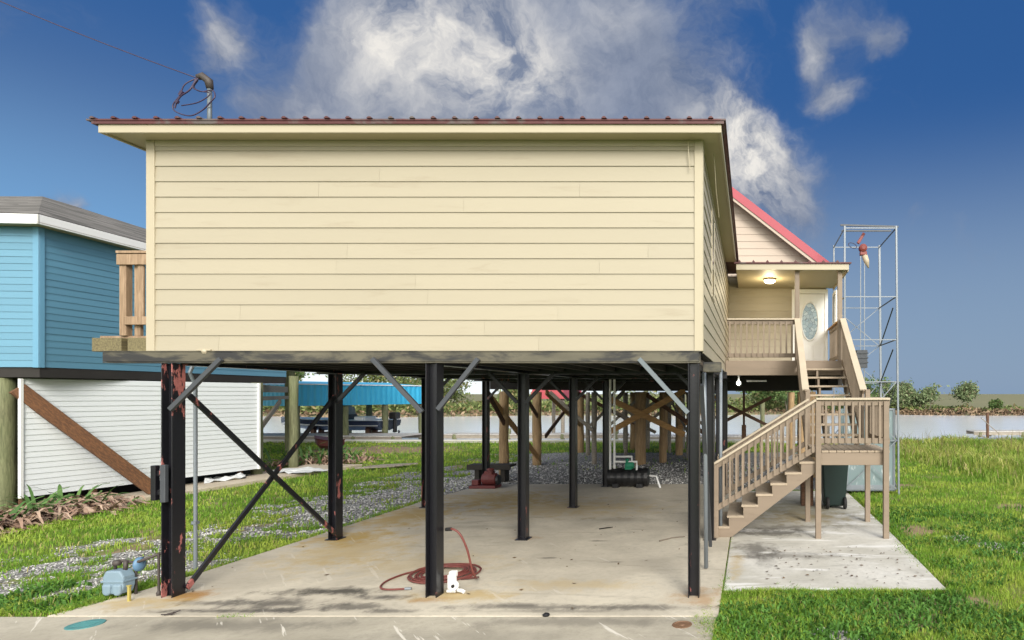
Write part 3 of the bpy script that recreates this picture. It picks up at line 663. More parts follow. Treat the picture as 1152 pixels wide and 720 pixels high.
# timber piles
def pile(x, y, r=.13, z=2.4):
    k = [(r*random.uniform(.93, 1.07), t) for t in np.linspace(-.3, z, 7)]
    m = MB(); m.tube([(x+random.uniform(-.01, .01), y+random.uniform(-.01, .01), t) for _, t in k], [q for q, _ in k], 12); return m
for x, y, r in [(-7.0, 17.1, .13), (-7.15, 20.15, .15), (-6.9, 24.4, .15), (-3.72, 20.3, .19), (-3.05, 20.9, .13), (-2.8, 23.5, .14), (-3.6, 25.6, .14), (1.7, 17.2, .15), (1.7, 20.3, .15), (1.7, 25.6, .15), (-5.0, 25.6, .13)]:
    P('timber_pile', pile(x, y, r), 'pile', smooth=True)
for a, b, mt in [((-7.0, 15.9, 2.42), (-7.05, 20.0, .22), 'timber'), ((-6.95, 17.0, 1.5), (-6.95, 15.8, 2.45), 'timber_dark'), ((-7.0, 18.4, 2.45), (-7.08, 20.0, 1.6), 'timber_dark'),
                 ((-4.75, 20.0, 2.2), (-2.2, 20.0, .98), 'timber'), ((-4.75, 20.05, 1.05), (-2.2, 20.05, 2.45), 'timber'), ((-3.6, 20.4, 2.35), (-1.5, 20.4, .95), 'timber_dark'),
                 ((-6.9, 20.3, 2.4), (-6.85, 24.2, 1.1), 'timber'), ((-6.9, 24.2, 2.4), (-6.95, 20.4, .9), 'timber_dark'), ((-2.8, 23.3, 1.0), (-1.2, 23.3, 2.3), 'timber'), 
                 ((-7.0, 24.2, 2.4), (-4.9, 25.4, 1.1), 'timber_dark')]:
    P('timber_brace', MB().bar(a, b, .05, .19 if mt == 'timber' else .14, (0,0,1)), mt, bevel=.004)
for x, y, r in [(-6.2, 25.7, .09), (-5.9, 22.6, .08), (-4.4, 25.7, .09), (-2.0, 25.7, .09), (-4.9, 23.6, .08), (-1.5, 23.4, .10), (-5.3, 20.4, .09), (-4.2, 23.0, .1), (-2.25, 21.8, .09), (-6.3, 23.3, .08), (-2.9, 25.8, .08), (-5.4, 25.8, .07), (-1.1, 25.8, .08), (-3.3, 24.4, .07)]:
    P('timber_pile', pile(x, y, r), 'timber_grey', smooth=True)
for a, b in [((-6.2, 25.5, .8), (-4.5, 25.5, 2.4)), ((-4.4, 25.5, .9), (-6.1, 25.5, 2.4)), ((-5.9, 22.4, 1.2), (-4.9, 23.4, 2.5)), ((-2.0, 25.5, 1.0), (-3.5, 25.5, 2.4)), ((-5.3, 20.2, 1.1), (-6.7, 20.1, 2.4)), ((-4.2, 22.8, 1.0), (-2.4, 21.7, 2.4)), ((-2.25, 21.7, .9), (-3.2, 23.2, 2.3)), ((-6.3, 23.1, 1.0), (-4.9, 23.4, 2.4)), ((-5.4, 25.6, 1.0), (-3.4, 24.4, 2.4)), ((-1.1, 25.6, 1.0), (-2.8, 25.6, 2.4)), ((-4.7, 20.9, 1.7), (-3.3, 20.9, 1.0))]:
    P('timber_brace', MB().bar(a, b, .04, .11, (0,0,1)), 'timber_grey', bevel=.004)
# post with X bracing seen under the porch
P('timber_pile', MB().box(-.42, -.22, 26.8, 27.0, -.3, .95).box(-.37, -.27, 26.85, 26.95, .95, 2.8), 'timber_dark')
for a, b in [((-1.2, 26.8, 1.9), (.8, 26.8, .9)), ((-1.2, 26.75, 1.1), (.9, 26.75, 2.2))]:
    P('timber_brace', MB().bar(a, b, .05, .14, (0,0,1)), 'timber_dark')

# porch
PX0, PX1, PY0 = -.555, 2.02, 13.1; PZ = 3.06
pf = MB()
for y in np.arange(PY0, GY0-.02, .145): pf.box(PX0, PX1, y, y+.138, PZ-.035, PZ)
pfo = P('porch_floor', pf, 'tan_deck', bevel=.003)
P('rim_board', MB().box(PX0, PX1, PY0-.04, PY0-.002, PZ-.32, PZ-.003).box(PX1-.04, PX1, PY0, GY0, PZ-.28, PZ-.04), 'taupe', pfo, bevel=.004)
pj = MB()
for x in np.arange(PX0+.2, PX1-.1, .4): pj.box(x, x+.045, PY0, GY0, PZ-.26, PZ-.04)
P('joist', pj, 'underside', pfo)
P('porch_beam', MB().box(-.5, 2.0, 14.85, 15.0, 2.42, 2.795), 'underside')  # added as a dark backdrop behind the open stair treads
P('porch_beam', MB().box(1.9, 2.0, 13.2, 14.84, 2.5, 2.77), 'underside')
PR0, PR1 = 5.03, 5.13
pr = MB().add([(-.36, PY0-.18, PR1), (2.15, PY0-.18, PR1), (2.15, GY0, PR1+.22), (-.36, GY0, PR1+.22), (-.36, PY0-.18, PR1+.03), (2.15, PY0-.18, PR1+.03), (2.15, GY0, PR1+.25), (-.36, GY0, PR1+.25)], [(0,3,2,1),(4,5,6,7),(0,1,5,4),(1,2,6,5),(2,3,7,6),(3,0,4,7)])
for x in np.arange(-.25, 2.15, .3):
    pr.add([(x-.035, PY0-.19, PR1+.03), (x+.035, PY0-.19, PR1+.03), (x, PY0-.19, PR1+.075), (x-.035, GY0-.05, PR1+.245), (x+.035, GY0-.05, PR1+.245), (x, GY0-.05, PR1+.29)], [(0,1,2),(3,5,4),(0,2,5,3),(1,4,5,2),(0,3,4,1)])
pro = P('porch_roof', pr, 'red_metal')
P('fascia', MB().box(-.32, 2.1, PY0-.15, PY0-.12, PR0-.03, PR1-.003).box(2.07, 2.1, PY0-.12, GY0, PR0-.06, PR1-.003), 'trim', pro, bevel=.004)
P('ceiling', MB().box(-.32, 2.07, PY0-.119, GY0, PR0-.02, PR0), 'soffit', pro)
for x in (1.0, 1.93):
    P('porch_post', MB().box(x-.05, x+.05, PY0-.02, PY0+.08, PZ, PR0-.02), 'taupe', bevel=.006)
def baluster_rail(parent, p0, p1, zt0, zt1, zb0, zb1, n, cap='handrail', w=.035, railh=.09):
    """rail between two plan points: top rail, shoe rail and n balusters as sub-parts"""
    p0, p1 = Vector((*p0, 0)), Vector((*p1, 0)); u = Vector((0,0,1))
    rl = P('railing', MB().bar(p0+u*(zt0-.045), p1+u*(zt1-.045), .04, railh, u).bar(p0+u*(zb0-.045), p1+u*(zb1-.045), .04, .09, u), 'taupe', parent, bevel=.003)
    P('rail_cap', MB().bar(p0+u*(zt0+.018), p1+u*(zt1+.018), .13, .036, u), cap, rl, bevel=.004)
    for i in range(n):
        t = (i+.5)/n; q = p0.lerp(p1, t); a = zb0+(zb1-zb0)*t; b = zt0+(zt1-zt0)*t
        P('baluster', MB().box(q.x-w/2, q.x+w/2, q.y-w/2-.03, q.y+w/2-.03, a-.08, b-.03), 'taupe', rl)
    return rl
baluster_rail(H, (PX0+.03, PY0+.03), (.95, PY0+.03), 3.94, 3.94, 3.22, 3.22, 12)
baluster_rail(H, (PX1-.03, PY0+.1), (PX1-.03, GY0-.05), 3.94, 3.94, 3.22, 3.22, 16, cap='timber')
DX0, DX1 = 1.13, 1.80
door = P('door', MB().box(DX0, DX1+.06, GY0-.04, GY0-.018, PZ+.01, 4.86), 'white', bevel=.004)
P('door_frame', MB().box(DX0-.1, DX0, GY0-.06, GY0-.017, PZ, 4.98).box(DX1+.06, DX1+.14, GY0-.06, GY0-.017, PZ, 4.98).box(DX0, DX1+.06, GY0-.06, GY0-.017, 4.87, 4.98), 'white', door, bevel=.004)
ov = [(1.485+.195*math.cos(a), 4.17+.46*math.sin(a)) for a in np.linspace(0, 2*math.pi, 33)[:-1]]
P('oval_glass', MB().prism(ov, 'y', GY0-.05, GY0-.04), 'oval', door)
P('oval_frame', MB().tube([(1.485+.215*math.cos(a), GY0-.045, 4.17+.485*math.sin(a)) for a in np.linspace(0, 2*math.pi, 37)[:-1]], .022, 8, closed=True), 'white', door, smooth=True)
P('panel_mould', MB().box(DX0+.12, DX0+.36, GY0-.047, GY0-.04, 3.2, 3.55).box(DX0+.44, DX0+.64, GY0-.047, GY0-.04, 3.2, 3.55), 'white', door, bevel=.006)
P('handle', MB().lathe([(.0, 0), (.03, .0), (.035, .02), (.02, .05), (.0, .055)], (DX0+.06, GY0-.1, 3.98), 10, 'y'), 'brown_metal', door, smooth=True)
wn = P('window', MB().box(2.02-.06, 2.02-.02, 14.0, 14.06, 3.95, 4.75).box(2.02-.06, 2.02-.02, 14.5, 14.56, 3.95, 4.75).box(2.02-.06, 2.02-.02, 14.06, 14.5, 3.95, 4.02).box(2.02-.06, 2.02-.02, 14.06, 14.5, 4.68, 4.75), 'white', bevel=.003)
P('pane', MB().box(1.975, 1.985, 14.06, 14.5, 4.02, 4.68), 'glass', wn)
lp = P('ceiling_lamp', MB().lathe([(.14, 0), (.15, -.02), (.135, -.04)], (.43, 14.0, PR0-.021), 24), 'cream_cone', smooth=True)
P('lamp_shade', MB().lathe([(.13, -.04), (.125, -.075), (.09, -.1), (.03, -.112), (.005, -.113)], (.43, 14.0, PR0-.02), 24), 'lamp_on', lp, smooth=True)
fd = P('flood_lamp', MB().lathe([(.03, 0), (.05, .03), (.07, .09)], (-.28, 13.6, 2.58), 12, 'y').box(-.3, -.26, 13.58, 13.62, 2.6, 2.78).tube([(-.1, 13.6, 2.63), (.35, 13.6, 2.63)], .02, 8), 'white')
P('bulb', MB().lathe([(.005, -.06), (.035, -.045), (.045, -.01), (.04, .02)], (-.28, 13.57, 2.58), 12, 'y'), 'lamp_spot', fd, smooth=True)

# ------------------------------------------------------------------ staircase
st = thing('staircase', 'taupe wooden outdoor staircase with landing and baluster railings beside the carport', 'staircase', (1.6, 10.5, 0))
LX0, LX1, LY0, LY1, LZ = 1.05, 2.2, 9.87, 11.1, 1.41
dk = MB()
for x in np.arange(LX0-.02, LX1, .125): dk.box(x, x+.117, LY0+.02, LY1, LZ-.035, LZ)
ld = P('landing', dk, 'tan_deck', st, bevel=.003)
P('rim_board', MB().box(LX0, LX1+.03, LY0-.02, LY0+.018, LZ-.235, LZ-.038).box(LX0, LX1, LY1, LY1+.04, LZ-.235, LZ-.038).box(LX1-.01, LX1+.03, LY0+.02, LY1, LZ-.235, LZ-.038), 'taupe', ld, bevel=.004)
for x, y, z in [(1.09, LY0-.065, 2.22), (2.19, LY0-.065, 2.22), (1.04, LY1, 2.42), (2.14, LY1, 2.42)]:
    P('post', MB().box(x-.045, x+.045, y-.045, y+.045, -.01, z), 'taupe', st, bevel=.006)
baluster_rail(st, (1.05, LY0-.06), (2.25, LY0-.06), 2.24, 2.24, 1.62, 1.62, 11)
baluster_rail(st, (2.18, LY0), (2.18, LY1), 2.24, 2.24, 1.62, 1.62, 9)
# lower flight along -x
n = 8; rise = LZ/n; run = (1.05+.60)/(n-1)
poly = [(-.62, 0)]
for i in range(n-1):
    poly += [(-.60+run*i, rise*(i+1)-.04), (-.60+run*(i+1), rise*(i+1)-.04)]
poly += [(1.05, LZ-.36), (-.32, 0)]
for y in (LY0-.02, LY1-.05):
    P('stringer', MB().prism(poly, 'y', y, y+.045), 'taupe', st, bevel=.003)
for i in range(n-1):
    x = -.60+run*i
    P('tread', MB().box(x-.03, x+run+.01, LY0-.03, LY1, rise*(i+1)-.038, rise*(i+1)), 'tan_deck', st, bevel=.004)
for yy, nb in ((LY0-.06, 16), (LY1, 16)):
    baluster_rail(st, (-.60, yy), (1.05, yy), 1.19, 2.22, .50, 1.50, nb)
    P('post', MB().box(-.62, -.53, yy-.045, yy+.045, 0, 1.20), 'taupe', st, bevel=.006)
# upper flight along +y
n = 9; rise = (PZ-LZ)/n; run = (PY0-.06-LY1)/(n-1)
pl = [(LY1, LZ-.30), (LY1, LZ+.02)]
for i in range(n-1): pl += [(LY1+run*i, LZ+rise*(i+1)-.04), (LY1+run*(i+1), LZ+rise*(i+1)-.04)]
pl += [(PY0-.06, PZ-.36)]
for x in (1.03, 1.38, 1.95):
    P('stringer', MB().prism(pl, 'x', x, x+.045), 'taupe', st, bevel=.003)
for i in range(n-1):
    y = LY1+run*i
    P('tread', MB().box(1.02, 1.99, y-.02, y+run*.92, LZ+rise*(i+1)-.038, LZ+rise*(i+1)), 'tan_deck', st, bevel=.004)
for x in (1.0, 2.06):
    baluster_rail(st, (x, LY1-.02), (x if x < 2 else 1.98, PY0-.05), LZ+.98, PZ+.88, LZ+.1, PZ+.04, 17, w=.04, railh=.13)

# ------------------------------------------------------------------ side deck on the left of the house
dkt = thing('side_deck', 'weathered timber deck end with slatted railing at the left of the cream house', 'deck', (-7.9, 8.3, 2.83))
for x0, x1 in ((-8.72, -8.33), (-8.25, -7.80), (-7.75, -7.3)):
    P('joist', MB().box(x0, x1, 7.98, 8.06, 2.90, 3.08).box(x0+.02, x0+.09, 8.06, 11.4, 2.90, 3.08), 'joist_wood', dkt, bevel=.005)
P('beam', MB().box(-8.5, -6.97, 8.6, 8.74, 2.78, 2.898).box(-8.5, -6.97, 10.9, 11.04, 2.78, 2.898), 'timber_dark', dkt)
pb = MB()
for y in np.arange(8.1, 11.4, .15): pb.box(-8.74, -6.96, y, y+.14, 3.082, 3.117)
P('deck_boards', pb, 'deck_wood', dkt, bevel=.003)
P('post', MB().box(-8.44, -8.35, 8.06, 8.15, 3.117, 4.21), 'deck_wood', dkt, bevel=.004)
P('post', MB().box(-8.28, -8.2, 8.10, 8.15, 3.117, 4.18), 'deck_wood', dkt, bevel=.004)
P('rail', MB().box(-8.45, -6.96, 8.03, 8.06, 4.06, 4.20).box(-8.45, -6.96, 8.02, 8.16, 4.21, 4.245).box(-8.35, -6.96, 8.03, 8.06, 3.26, 3.37), 'deck_wood', dkt, bevel=.004)
for x in np.arange(-8.2, -7.0, .17):
    P('slat', MB().box(x, x+.08, 8.065, 8.09, 3.3, 4.06), 'deck_wood', dkt, bevel=.003)
cd = solo('conduit_pipe', MB().tube([(-7.42, 8.06, -.05), (-7.42, 8.06, 2.45), (-7.44, 8.0, 2.62), (-7.42, 8.1, 2.9)], .022, 8).box(-7.45, -7.39, 8.03, 8.09, .6, .64), M['galv'], 'thin grey conduit pipe rising from the gravel to the side deck', 'pipe', loc=(-7.42, 8.06, 0), smooth=False)
# service cable
pts = []
for t in np.linspace(0, 1, 24):
    a, b = Vector((-6.58, 7.17, 6.09)), Vector((-15.5, 8.2, 10.35)); p = a.lerp(b, t); p.z -= 1.6*t*(1-t)*.55; pts.append(p)
solo('service_cable', MB().tube(pts, .006, 6), M['wire'], 'thin black overhead cable sloping down to the roof mast', 'cable', loc=tuple(pts[0]), smooth=True)

# ------------------------------------------------------------------ small things round the carport
hs = thing('garden_hose', 'red garden hose coiled around the foot of the middle front column', 'hose', (-4.0, 7.75, 0))
pts = [(-3.58, 7.12, .74), (-3.50, 7.10, .745), (-3.42, 7.1, .68), (-3.36, 7.14, .5), (-3.33, 7.2, .25), (-3.33, 7.3, .12), (-3.4, 7.5, .06)]
pp = spl(pts)
coil = []
for i in range(150):
    a = i/150*2*math.pi*6.4 - .6; r = .43 - .03*(i/150)*6.4 + .02*math.sin(a*1.7); 
    coil.append((-3.98+r*1.02*math.cos(a)+.02*math.sin(a*.6), 7.80+r*.95*math.sin(a), .014+.035*abs(math.sin(a*.53+.4))*(.4+i/200)))
P('hose_line', MB().tube(pp+[Vector((-3.43, 7.6, .03))]+[Vector(c) for c in coil], .0125, 8), 'hose', hs, smooth=True)
P('hose_end', MB().tube(spl([(-4.32, 7.95, .02), (-4.46, 7.82, .015), (-4.53, 7.55, .013), (-4.48, 7.30, .013), (-4.35, 7.18, .013), (-4.12, 7.2, .013)]), .012, 8), 'hose', hs, smooth=True)
P('coupling', MB().tube([(-4.13, 7.2, .014), (-4.06, 7.21, .014)], .017, 8), 'galv', hs)
P('coupling', MB().tube([(-3.60, 7.12, .74), (-3.53, 7.11, .745)], .022, 8), 'rubber', hs)
ft = thing('hose_timer', 'white plastic hose faucet unit on the slab against the middle front column', 'faucet', (-3.5, 7.08, 0))
P('housing', MB().box(-3.59, -3.42, 7.06, 7.2, .01, .06).box(-3.58, -3.44, 7.08, 7.17, .06, .30).box(-3.54, -3.42, 7.05, 7.16, .26, .36), 'pvc', ft, bevel=.02, seg=2)
P('side_valve', MB().box(-3.82, -3.75, 7.0, 7.14, 0, .16), 'pvc', ft, bevel=.02, seg=2)
P('dial', MB().lathe([(.0, -.03), (.075, -.03), (.08, 0), (.08, .03)], (-3.43, 7.02, .14), 18, 'y'), 'pvc', ft)
P('knob', MB().lathe([(.0, -.02), (.028, -.02), (.03, .0), (.02, .01)], (-3.425, 6.985, .145), 12, 'y'), 'black', ft)
P('outlet', MB().tube([(-3.38, 7.08, .05), (-3.3, 7.05, .05), (-3.25, 7.04, .03)], .03, 8), 'pvc', ft)

GM_ = 1
gm = thing('gas_meter', 'pale blue gas meter with dark pipe near the left front column', 'gas meter', (-7.28, 6.95, 0))
P('body', MB().prism([(-7.42, .06), (-7.16, .06), (-7.12, .16), (-7.12, .30), (-7.18, .385), (-7.40, .385), (-7.45, .30), (-7.45, .16)], 'y', 6.86, 7.06), 'meter', gm, bevel=.02, seg=2)
P('seam', MB().box(-7.465, -7.105, 6.845, 7.075, .225, .25), 'meter', gm, bevel=.004)
for x in (-7.37, -7.205): P('lobe', MB().prism([(x-.06, .08), (x-.03, .045), (x+.03, .045), (x+.06, .08), (x+.07, .2), (x-.07, .2)], 'y', 6.83, 6.9), 'meter', gm, bevel=.025, seg=3)
P('regulator', MB().lathe([(.05, -.04), (.1, -.015), (.1, .015), (.05, .04)], (-7.08, 7.08, .43), 16, 'x').lathe([(.03, 0), (.04, .07)], (-7.06, 7.08, .44), 10), 'meter_blue', gm, smooth=True)
P('pipe', MB().tube([(-7.36, 6.97, .38), (-7.36, 6.97, .47), (-7.27, 7.0, .50), (-7.1, 7.03, .46), (-6.62, 7.05, .62)], .022, 8).tube([(-7.2, 6.97, .37), (-7.2, 6.98, .5)], .03, 8).tube([(-7.16, 7.1, .45), (-7.16, 7.1, -.05)], .02, 8).lathe([(.05, 0), (.06, .03), (.05, .07)], (-7.33, 6.97, .44), 10), 'pipe_dark', gm, smooth=True)
gm.scale = (.72, .72, .82); ft.scale = (.66, .66, .72); ft.location.x = -3.515
solo('marker_stake', MB().box(-7.03, -7.005, 6.80, 6.82, 0, .17).box(-7.035, -7.0, 6.795, 6.825, .17, .18), M['yellow'], 'short yellow marker stake on the slab edge next to the gas meter', 'stake', loc=(-7.01, 6.82, 0))
solo('iron_rod', MB().tube([(-6.87, 7.0, 0), (-6.87, 7.0, .5)], .012, 8).lathe([(.02, 0), (.024, .03), (.012, .06)], (-6.87, 7.0, 0), 8), M['pipe_dark'], 'thin dark iron rod upright on the slab left of the corner column', 'rod', loc=(-6.87, 7.0, 0))
mc = MB().lathe([(.145, -.0075), (.145, .004), (.135, .006), (.0, .006)], (-6.75, 6.12, 0), 28)
for a in range(6): mc.bar((-6.75-.08, 6.06+.025*a, .007), (-6.75+.08, 6.06+.025*a, .007), .01, .004)
solo('valve_cover', mc, M['teal'], 'teal round valve cover set in the apron at lower left', 'cover', loc=(-6.75, 6.12, 0))
solo('drain_cover', MB().lathe([(.1, -.0075), (.1, .003), (.085, .006), (.08, .0), (.03, .0), (.025, .006), (.0, .006)], (-.7, 6.12, 0), 20), M['brown_metal'], 'small brown round cover set in the apron near the right front column', 'cover', loc=(-.7, 6.12, 0))
solo('leaf_litter', MB().bar((-6.18, 6.36, .01), (-6.10, 6.38, .03), .02, .012).bar((-6.12, 6.36, .01), (-6.07, 6.42, .04), .015, .01).bar((-6.14, 6.38, .01), (-6.2, 6.34, .02), .012, .01), M['pipe_dark'], 'dark twig scrap lying on the slab joint near the left column', 'twig', loc=(-6.13, 6.37, 0))
solo('joint_plug', MB().lathe([(.035, 0), (.04, .015), (.02, .03), (.0, .032)], (-2.16, 6.36, 0), 8), M['black'], 'small black lump on the slab joint in the middle foreground', 'debris', loc=(-2.16, 6.36, 0))

solo('stick', MB().tube([(-1.45, 9.55, .012), (-1.28, 9.75, .015), (-1.08, 9.85, .012)], [.012, .01, .006], 6), M['twig'], 'brown dry stick lying on the slab behind the right front column', 'stick', loc=(-1.28, 9.75, 0))
solo('stick', MB().tube([(-2.62, 10.4, .01), (-2.5, 10.45, .02), (-2.42, 10.55, .01)], [.012, .012, .006], 6), M['black_wood'], 'short dark twig on the slab near the middle of the carport', 'stick', loc=(-2.5, 10.45, 0))
bn = thing('low_bench', 'blackened wooden low bench behind the fourth row of columns', 'bench', (-7.0, 16.4, 0))
P('seat', MB().box(-7.62, -6.45, 16.2, 16.6, .37, .43).box(-7.62, -6.45, 16.16, 16.199, .30, .44), 'black_wood', bn, bevel=.006)
for x in (-7.45, -6.75): P('leg', MB().box(x, x+.12, 16.25, 16.55, -.05, .37), 'black_wood', bn, bevel=.005)
eg = thing('small_engine', 'rusty red small engine on the slab at the foot of a rear column', 'engine', (-6.65, 15.1, 0))
P('body', MB().lathe([(.05, -.2), (.14, -.18), (.16, 0), (.14, .16), (.05, .2)], (-6.5, 15.05, .22), 14, 'x').box(-6.62, -6.42, 14.95, 15.15, .3, .42), 'machine_red', eg, smooth=False, bevel=.015)
P('base', MB().box(-6.95, -6.3, 14.85, 15.25, 0, .07), 'machine_red', eg, bevel=.01)
P('flywheel', MB().lathe([(.12, -.03), (.13, 0), (.12, .03)], (-6.28, 15.0, .2), 16, 'x'), 'black', eg)
P('fuel_tank', MB().lathe([(.0, -.06), (.08, -.05), (.09, .03), (.02, .05)], (-6.5, 15.05, .44), 14), 'machine_red', eg, smooth=True)
P('block', MB().box(-6.93, -6.76, 14.95, 15.12, .07, .2), 'machine_red', eg, bevel=.01)

tk = thing('pump_tank', 'black ribbed tank with green pump and white pipes on the slab', 'tank', (-3.1, 15.2, 0))
tb = MB(); prof = []
for i in range(13):
    x = -.50+i/12*1.0; prof.append((.235 if i % 2 else .215, x))
tb.lathe([(.10, -.52)]+prof+[(.10, .52)], (-3.08, 15.2, .245), 22, 'x').box(-3.45, -3.3, 15.0, 15.4, 0, .1).box(-2.86, -2.7, 15.0, 15.4, 0, .1)
P('vessel', tb, 'black', tk)
P('pump', MB().lathe([(.05, -.1), (.09, -.08), (.09, .1), (.05, .12)], (-3.05, 15.1, .55), 14, 'x').box(-3.15, -2.98, 15.05, 15.2, .45, .52).lathe([(.04, 0), (.05, .1), (.02, .12)], (-3.1, 15.1, .6), 10), 'pump_green', tk, smooth=False)
for pts in [[(-3.42, 15.1, .47), (-3.42, 15.1, 2.7)], [(-3.53, 15.12, .3), (-3.53, 15.12, 2.7)], [(-3.42, 15.1, .64), (-2.86, 15.1, .64), (-2.86, 15.1, .42)], [(-3.4, 15.18, .76), (-3.0, 15.18, .76), (-3.0, 15.18, .55)]]:
    P('pipe', MB().tube(pts, .028, 10), 'pvc', tk)
P('outlet_pipe', MB().tube([(-2.56, 15.2, .28), (-2.38, 15.15, .27), (-2.26, 15.0, .0)], .025, 10), 'pvc', tk)

bin_ = thing('wheeled_bin', 'dark green wheeled trash bin under the stair landing', 'trash bin', (1.72, 12.55, 0))
P('body', MB().add([(1.5,12.3,.05),(1.92,12.3,.05),(1.92,12.8,.05),(1.5,12.8,.05),(1.44,12.22,.98),(1.98,12.22,.98),(1.98,12.85,.98),(1.44,12.85,.98)], [(0,3,2,1),(4,5,6,7),(0,1,5,4),(1,2,6,5),(2,3,7,6),(3,0,4,7)]), 'bin_green', bin_, bevel=.03, seg=2)
P('lid', MB().box(1.42, 2.0, 12.18, 12.92, .982, 1.05), 'bin_green', bin_, bevel=.02, seg=2)
for x in (1.53, 1.88): P('wheel', MB().lathe([(.03, -.03), (.11, -.03), (.12, -.01), (.12, .02), (.10, .03), (.03, .03)], (x+.03, 12.28, .12), 18, 'x'), 'rubber', bin_)
solo('storage_crate', MB().box(1.05, 1.3, 12.6, 12.9, 0, .75).box(1.03, 1.32, 12.58, 12.92, .75, .79).box(1.05, 1.3, 12.58, 12.6, .3, .36), M['timber_dark'], 'brown wooden box standing under the stairs left of the green bin', 'crate', loc=(1.17, 12.75, 0), bevel=.008)
solo('fence_post', MB().box(2.12, 2.26, 14.3, 14.44, -.1, .95).box(2.1, 2.28, 14.28, 14.46, .95, .98), M['timber_grey'], 'short grey timber post left of the lift cage base', 'post', loc=(2.19, 14.37, 0), bevel=.006)
solo('fence_post', MB().box(1.9, 1.98, 15.2, 15.28, -.1, 1.5).box(1.89, 1.99, 15.19, 15.29, 1.5, 1.53), M['timber_grey'], 'thin grey timber post behind the green bin', 'post', loc=(1.94, 15.24, 0), bevel=.004)

# ------------------------------------------------------------------ cargo lift tower
tw = thing('lift_tower', 'tall galvanised lattice lift tower behind the staircase landing', 'tower', (2.78, 15.0, 0))
TX0, TX1, TY0, TY1, TZ = 2.18, 3.38, 14.06, 15.9, 6.25
legs = {(0,0): (TX0, TY0), (1,0): (TX1, TY0), (0,1): (TX0, TY1), (1,1): (TX1, TY1)}
for (i, j), (x, y) in legs.items():
    w_ = .05 if j else .045
    P('leg', MB().bar((x+(.06 if i else 0), y, -.05), (x, y, TZ), .055 if (i and j) else .042, .045), 'galv', tw, bevel=.004)
zs = [.12, 1.25, 2.62, 3.6, 4.6, 6.2]
for z in zs:
    P('girt', MB().bar((TX0, TY0, z), (TX1, TY0, z), .02, .022), 'galv', tw)
    P('girt', MB().bar((TX0, TY1, z), (TX1, TY1, z), .02, .022), 'galv', tw)
    for x in (TX0, TX1): P('girt', MB().bar((x, TY0, z), (x, TY1, z), .02, .024), 'darkgalv' if x == TX1 else 'galv', tw)
for a, b in [(0, 1), (1, 2), (2, 3), (3, 4)]:
    za, zb = zs[a], zs[b]
    for y in (TY0-.02, TY1+.02):
        if y < 15 and a >= 2: continue
        P('diagonal', MB().bar((TX0, y, za), (TX1, y, zb), .018, .018), 'galv', tw)
        P('diagonal', MB().bar((TX1, y, za), (TX0, y, zb), .018, .018), 'galv', tw)
    for x in (TX1+.02,):
        if a < 2:
            P('diagonal', MB().bar((x, TY0, za), (x, TY1, zb), .018, .018), 'galv', tw)
            P('diagonal', MB().bar((x, TY1, za), (x, TY0, zb), .018, .018), 'galv', tw)
        else:
            P('diagonal', MB().bar((x, TY1, za), (x, TY0+.4, za+(zb-za)*.8), .024, .024), 'darkgalv', tw)
for x in (2.83, 2.93): P('guide_rail', MB().bar((x, TY1-.3, 2.0), (x, TY1-.3, 6.1), .022, .022), 'galv', tw)
P('top_beam', MB().bar((TX0-.1, TY0, TZ+.02), (TX1+.05, TY0, TZ-.02), .035, .04).bar((TX0, TY0+.5, TZ+.02), (TX1, TY0+.5, TZ+.02), .035, .035), 'darkgalv', tw)
ho = P('hoist', MB().bar((2.60, 14.7, 6.0), (2.75, 14.7, 6.25), .07, .07).lathe([(.04, -.12), (.095, -.09), (.10, .05), (.06, .09)], (2.72, 14.7, 5.88), 14, 'y').box(2.65, 2.81, 14.63, 14.77, 5.71, 5.80), 'hoist_red', tw, bevel=.008)
P('hook_cone', MB().tube([(2.76, 14.7, 5.71), (2.81, 14.7, 5.57), (2.86, 14.7, 5.40)], [.075, .07, .015], 12), 'cream_cone', ho, smooth=True)
P('cable_loop', MB().tube([(2.47+.10*math.cos(a), 14.7, 5.95+.06*math.sin(a)-.03*math.cos(a)) for a in np.linspace(0, 6.283, 19)[:-1]], .009, 6, closed=True), 'wire', ho)
P('louvred_box', MB().box(2.68, 2.95, 15.3, 15.5, 3.0, 3.45).box(2.66, 2.97, 15.28, 15.52, 3.12, 3.15).box(2.66, 2.97, 15.28, 15.52, 3.24, 3.27).box(2.66, 2.97, 15.28, 15.52, 3.36, 3.39), 'darkgalv', tw)  # small louvred grey box set inside the tower
cg = MB()
cg.box(TX0+.1, TX1-.08, TY0+.1, TY0+.125, .2, 1.95).box(TX1-.08, TX1-.055, TY0+.1, TY1-.1, .2, 1.95).box(TX0+.1, TX1-.08, TY1-.125, TY1-.1, .2, 1.95)
cgo = P('cage', cg, 'panel', tw)
P('cage_frame', MB().box(TX0+.06, TX0+.1, TY0+.08, TY0+.13, .06, 2.0).box(TX0+.1, TX1-.05, TY0+.08, TY0+.13, .06, .2).box(TX0+.1, TX1-.05, TY0+.08, TY0+.13, 1.95, 2.0).box(TX1-.05, TX1, TY0+.08, TY0+.13, .06, 2.0), 'galv', cgo, bevel=.004)

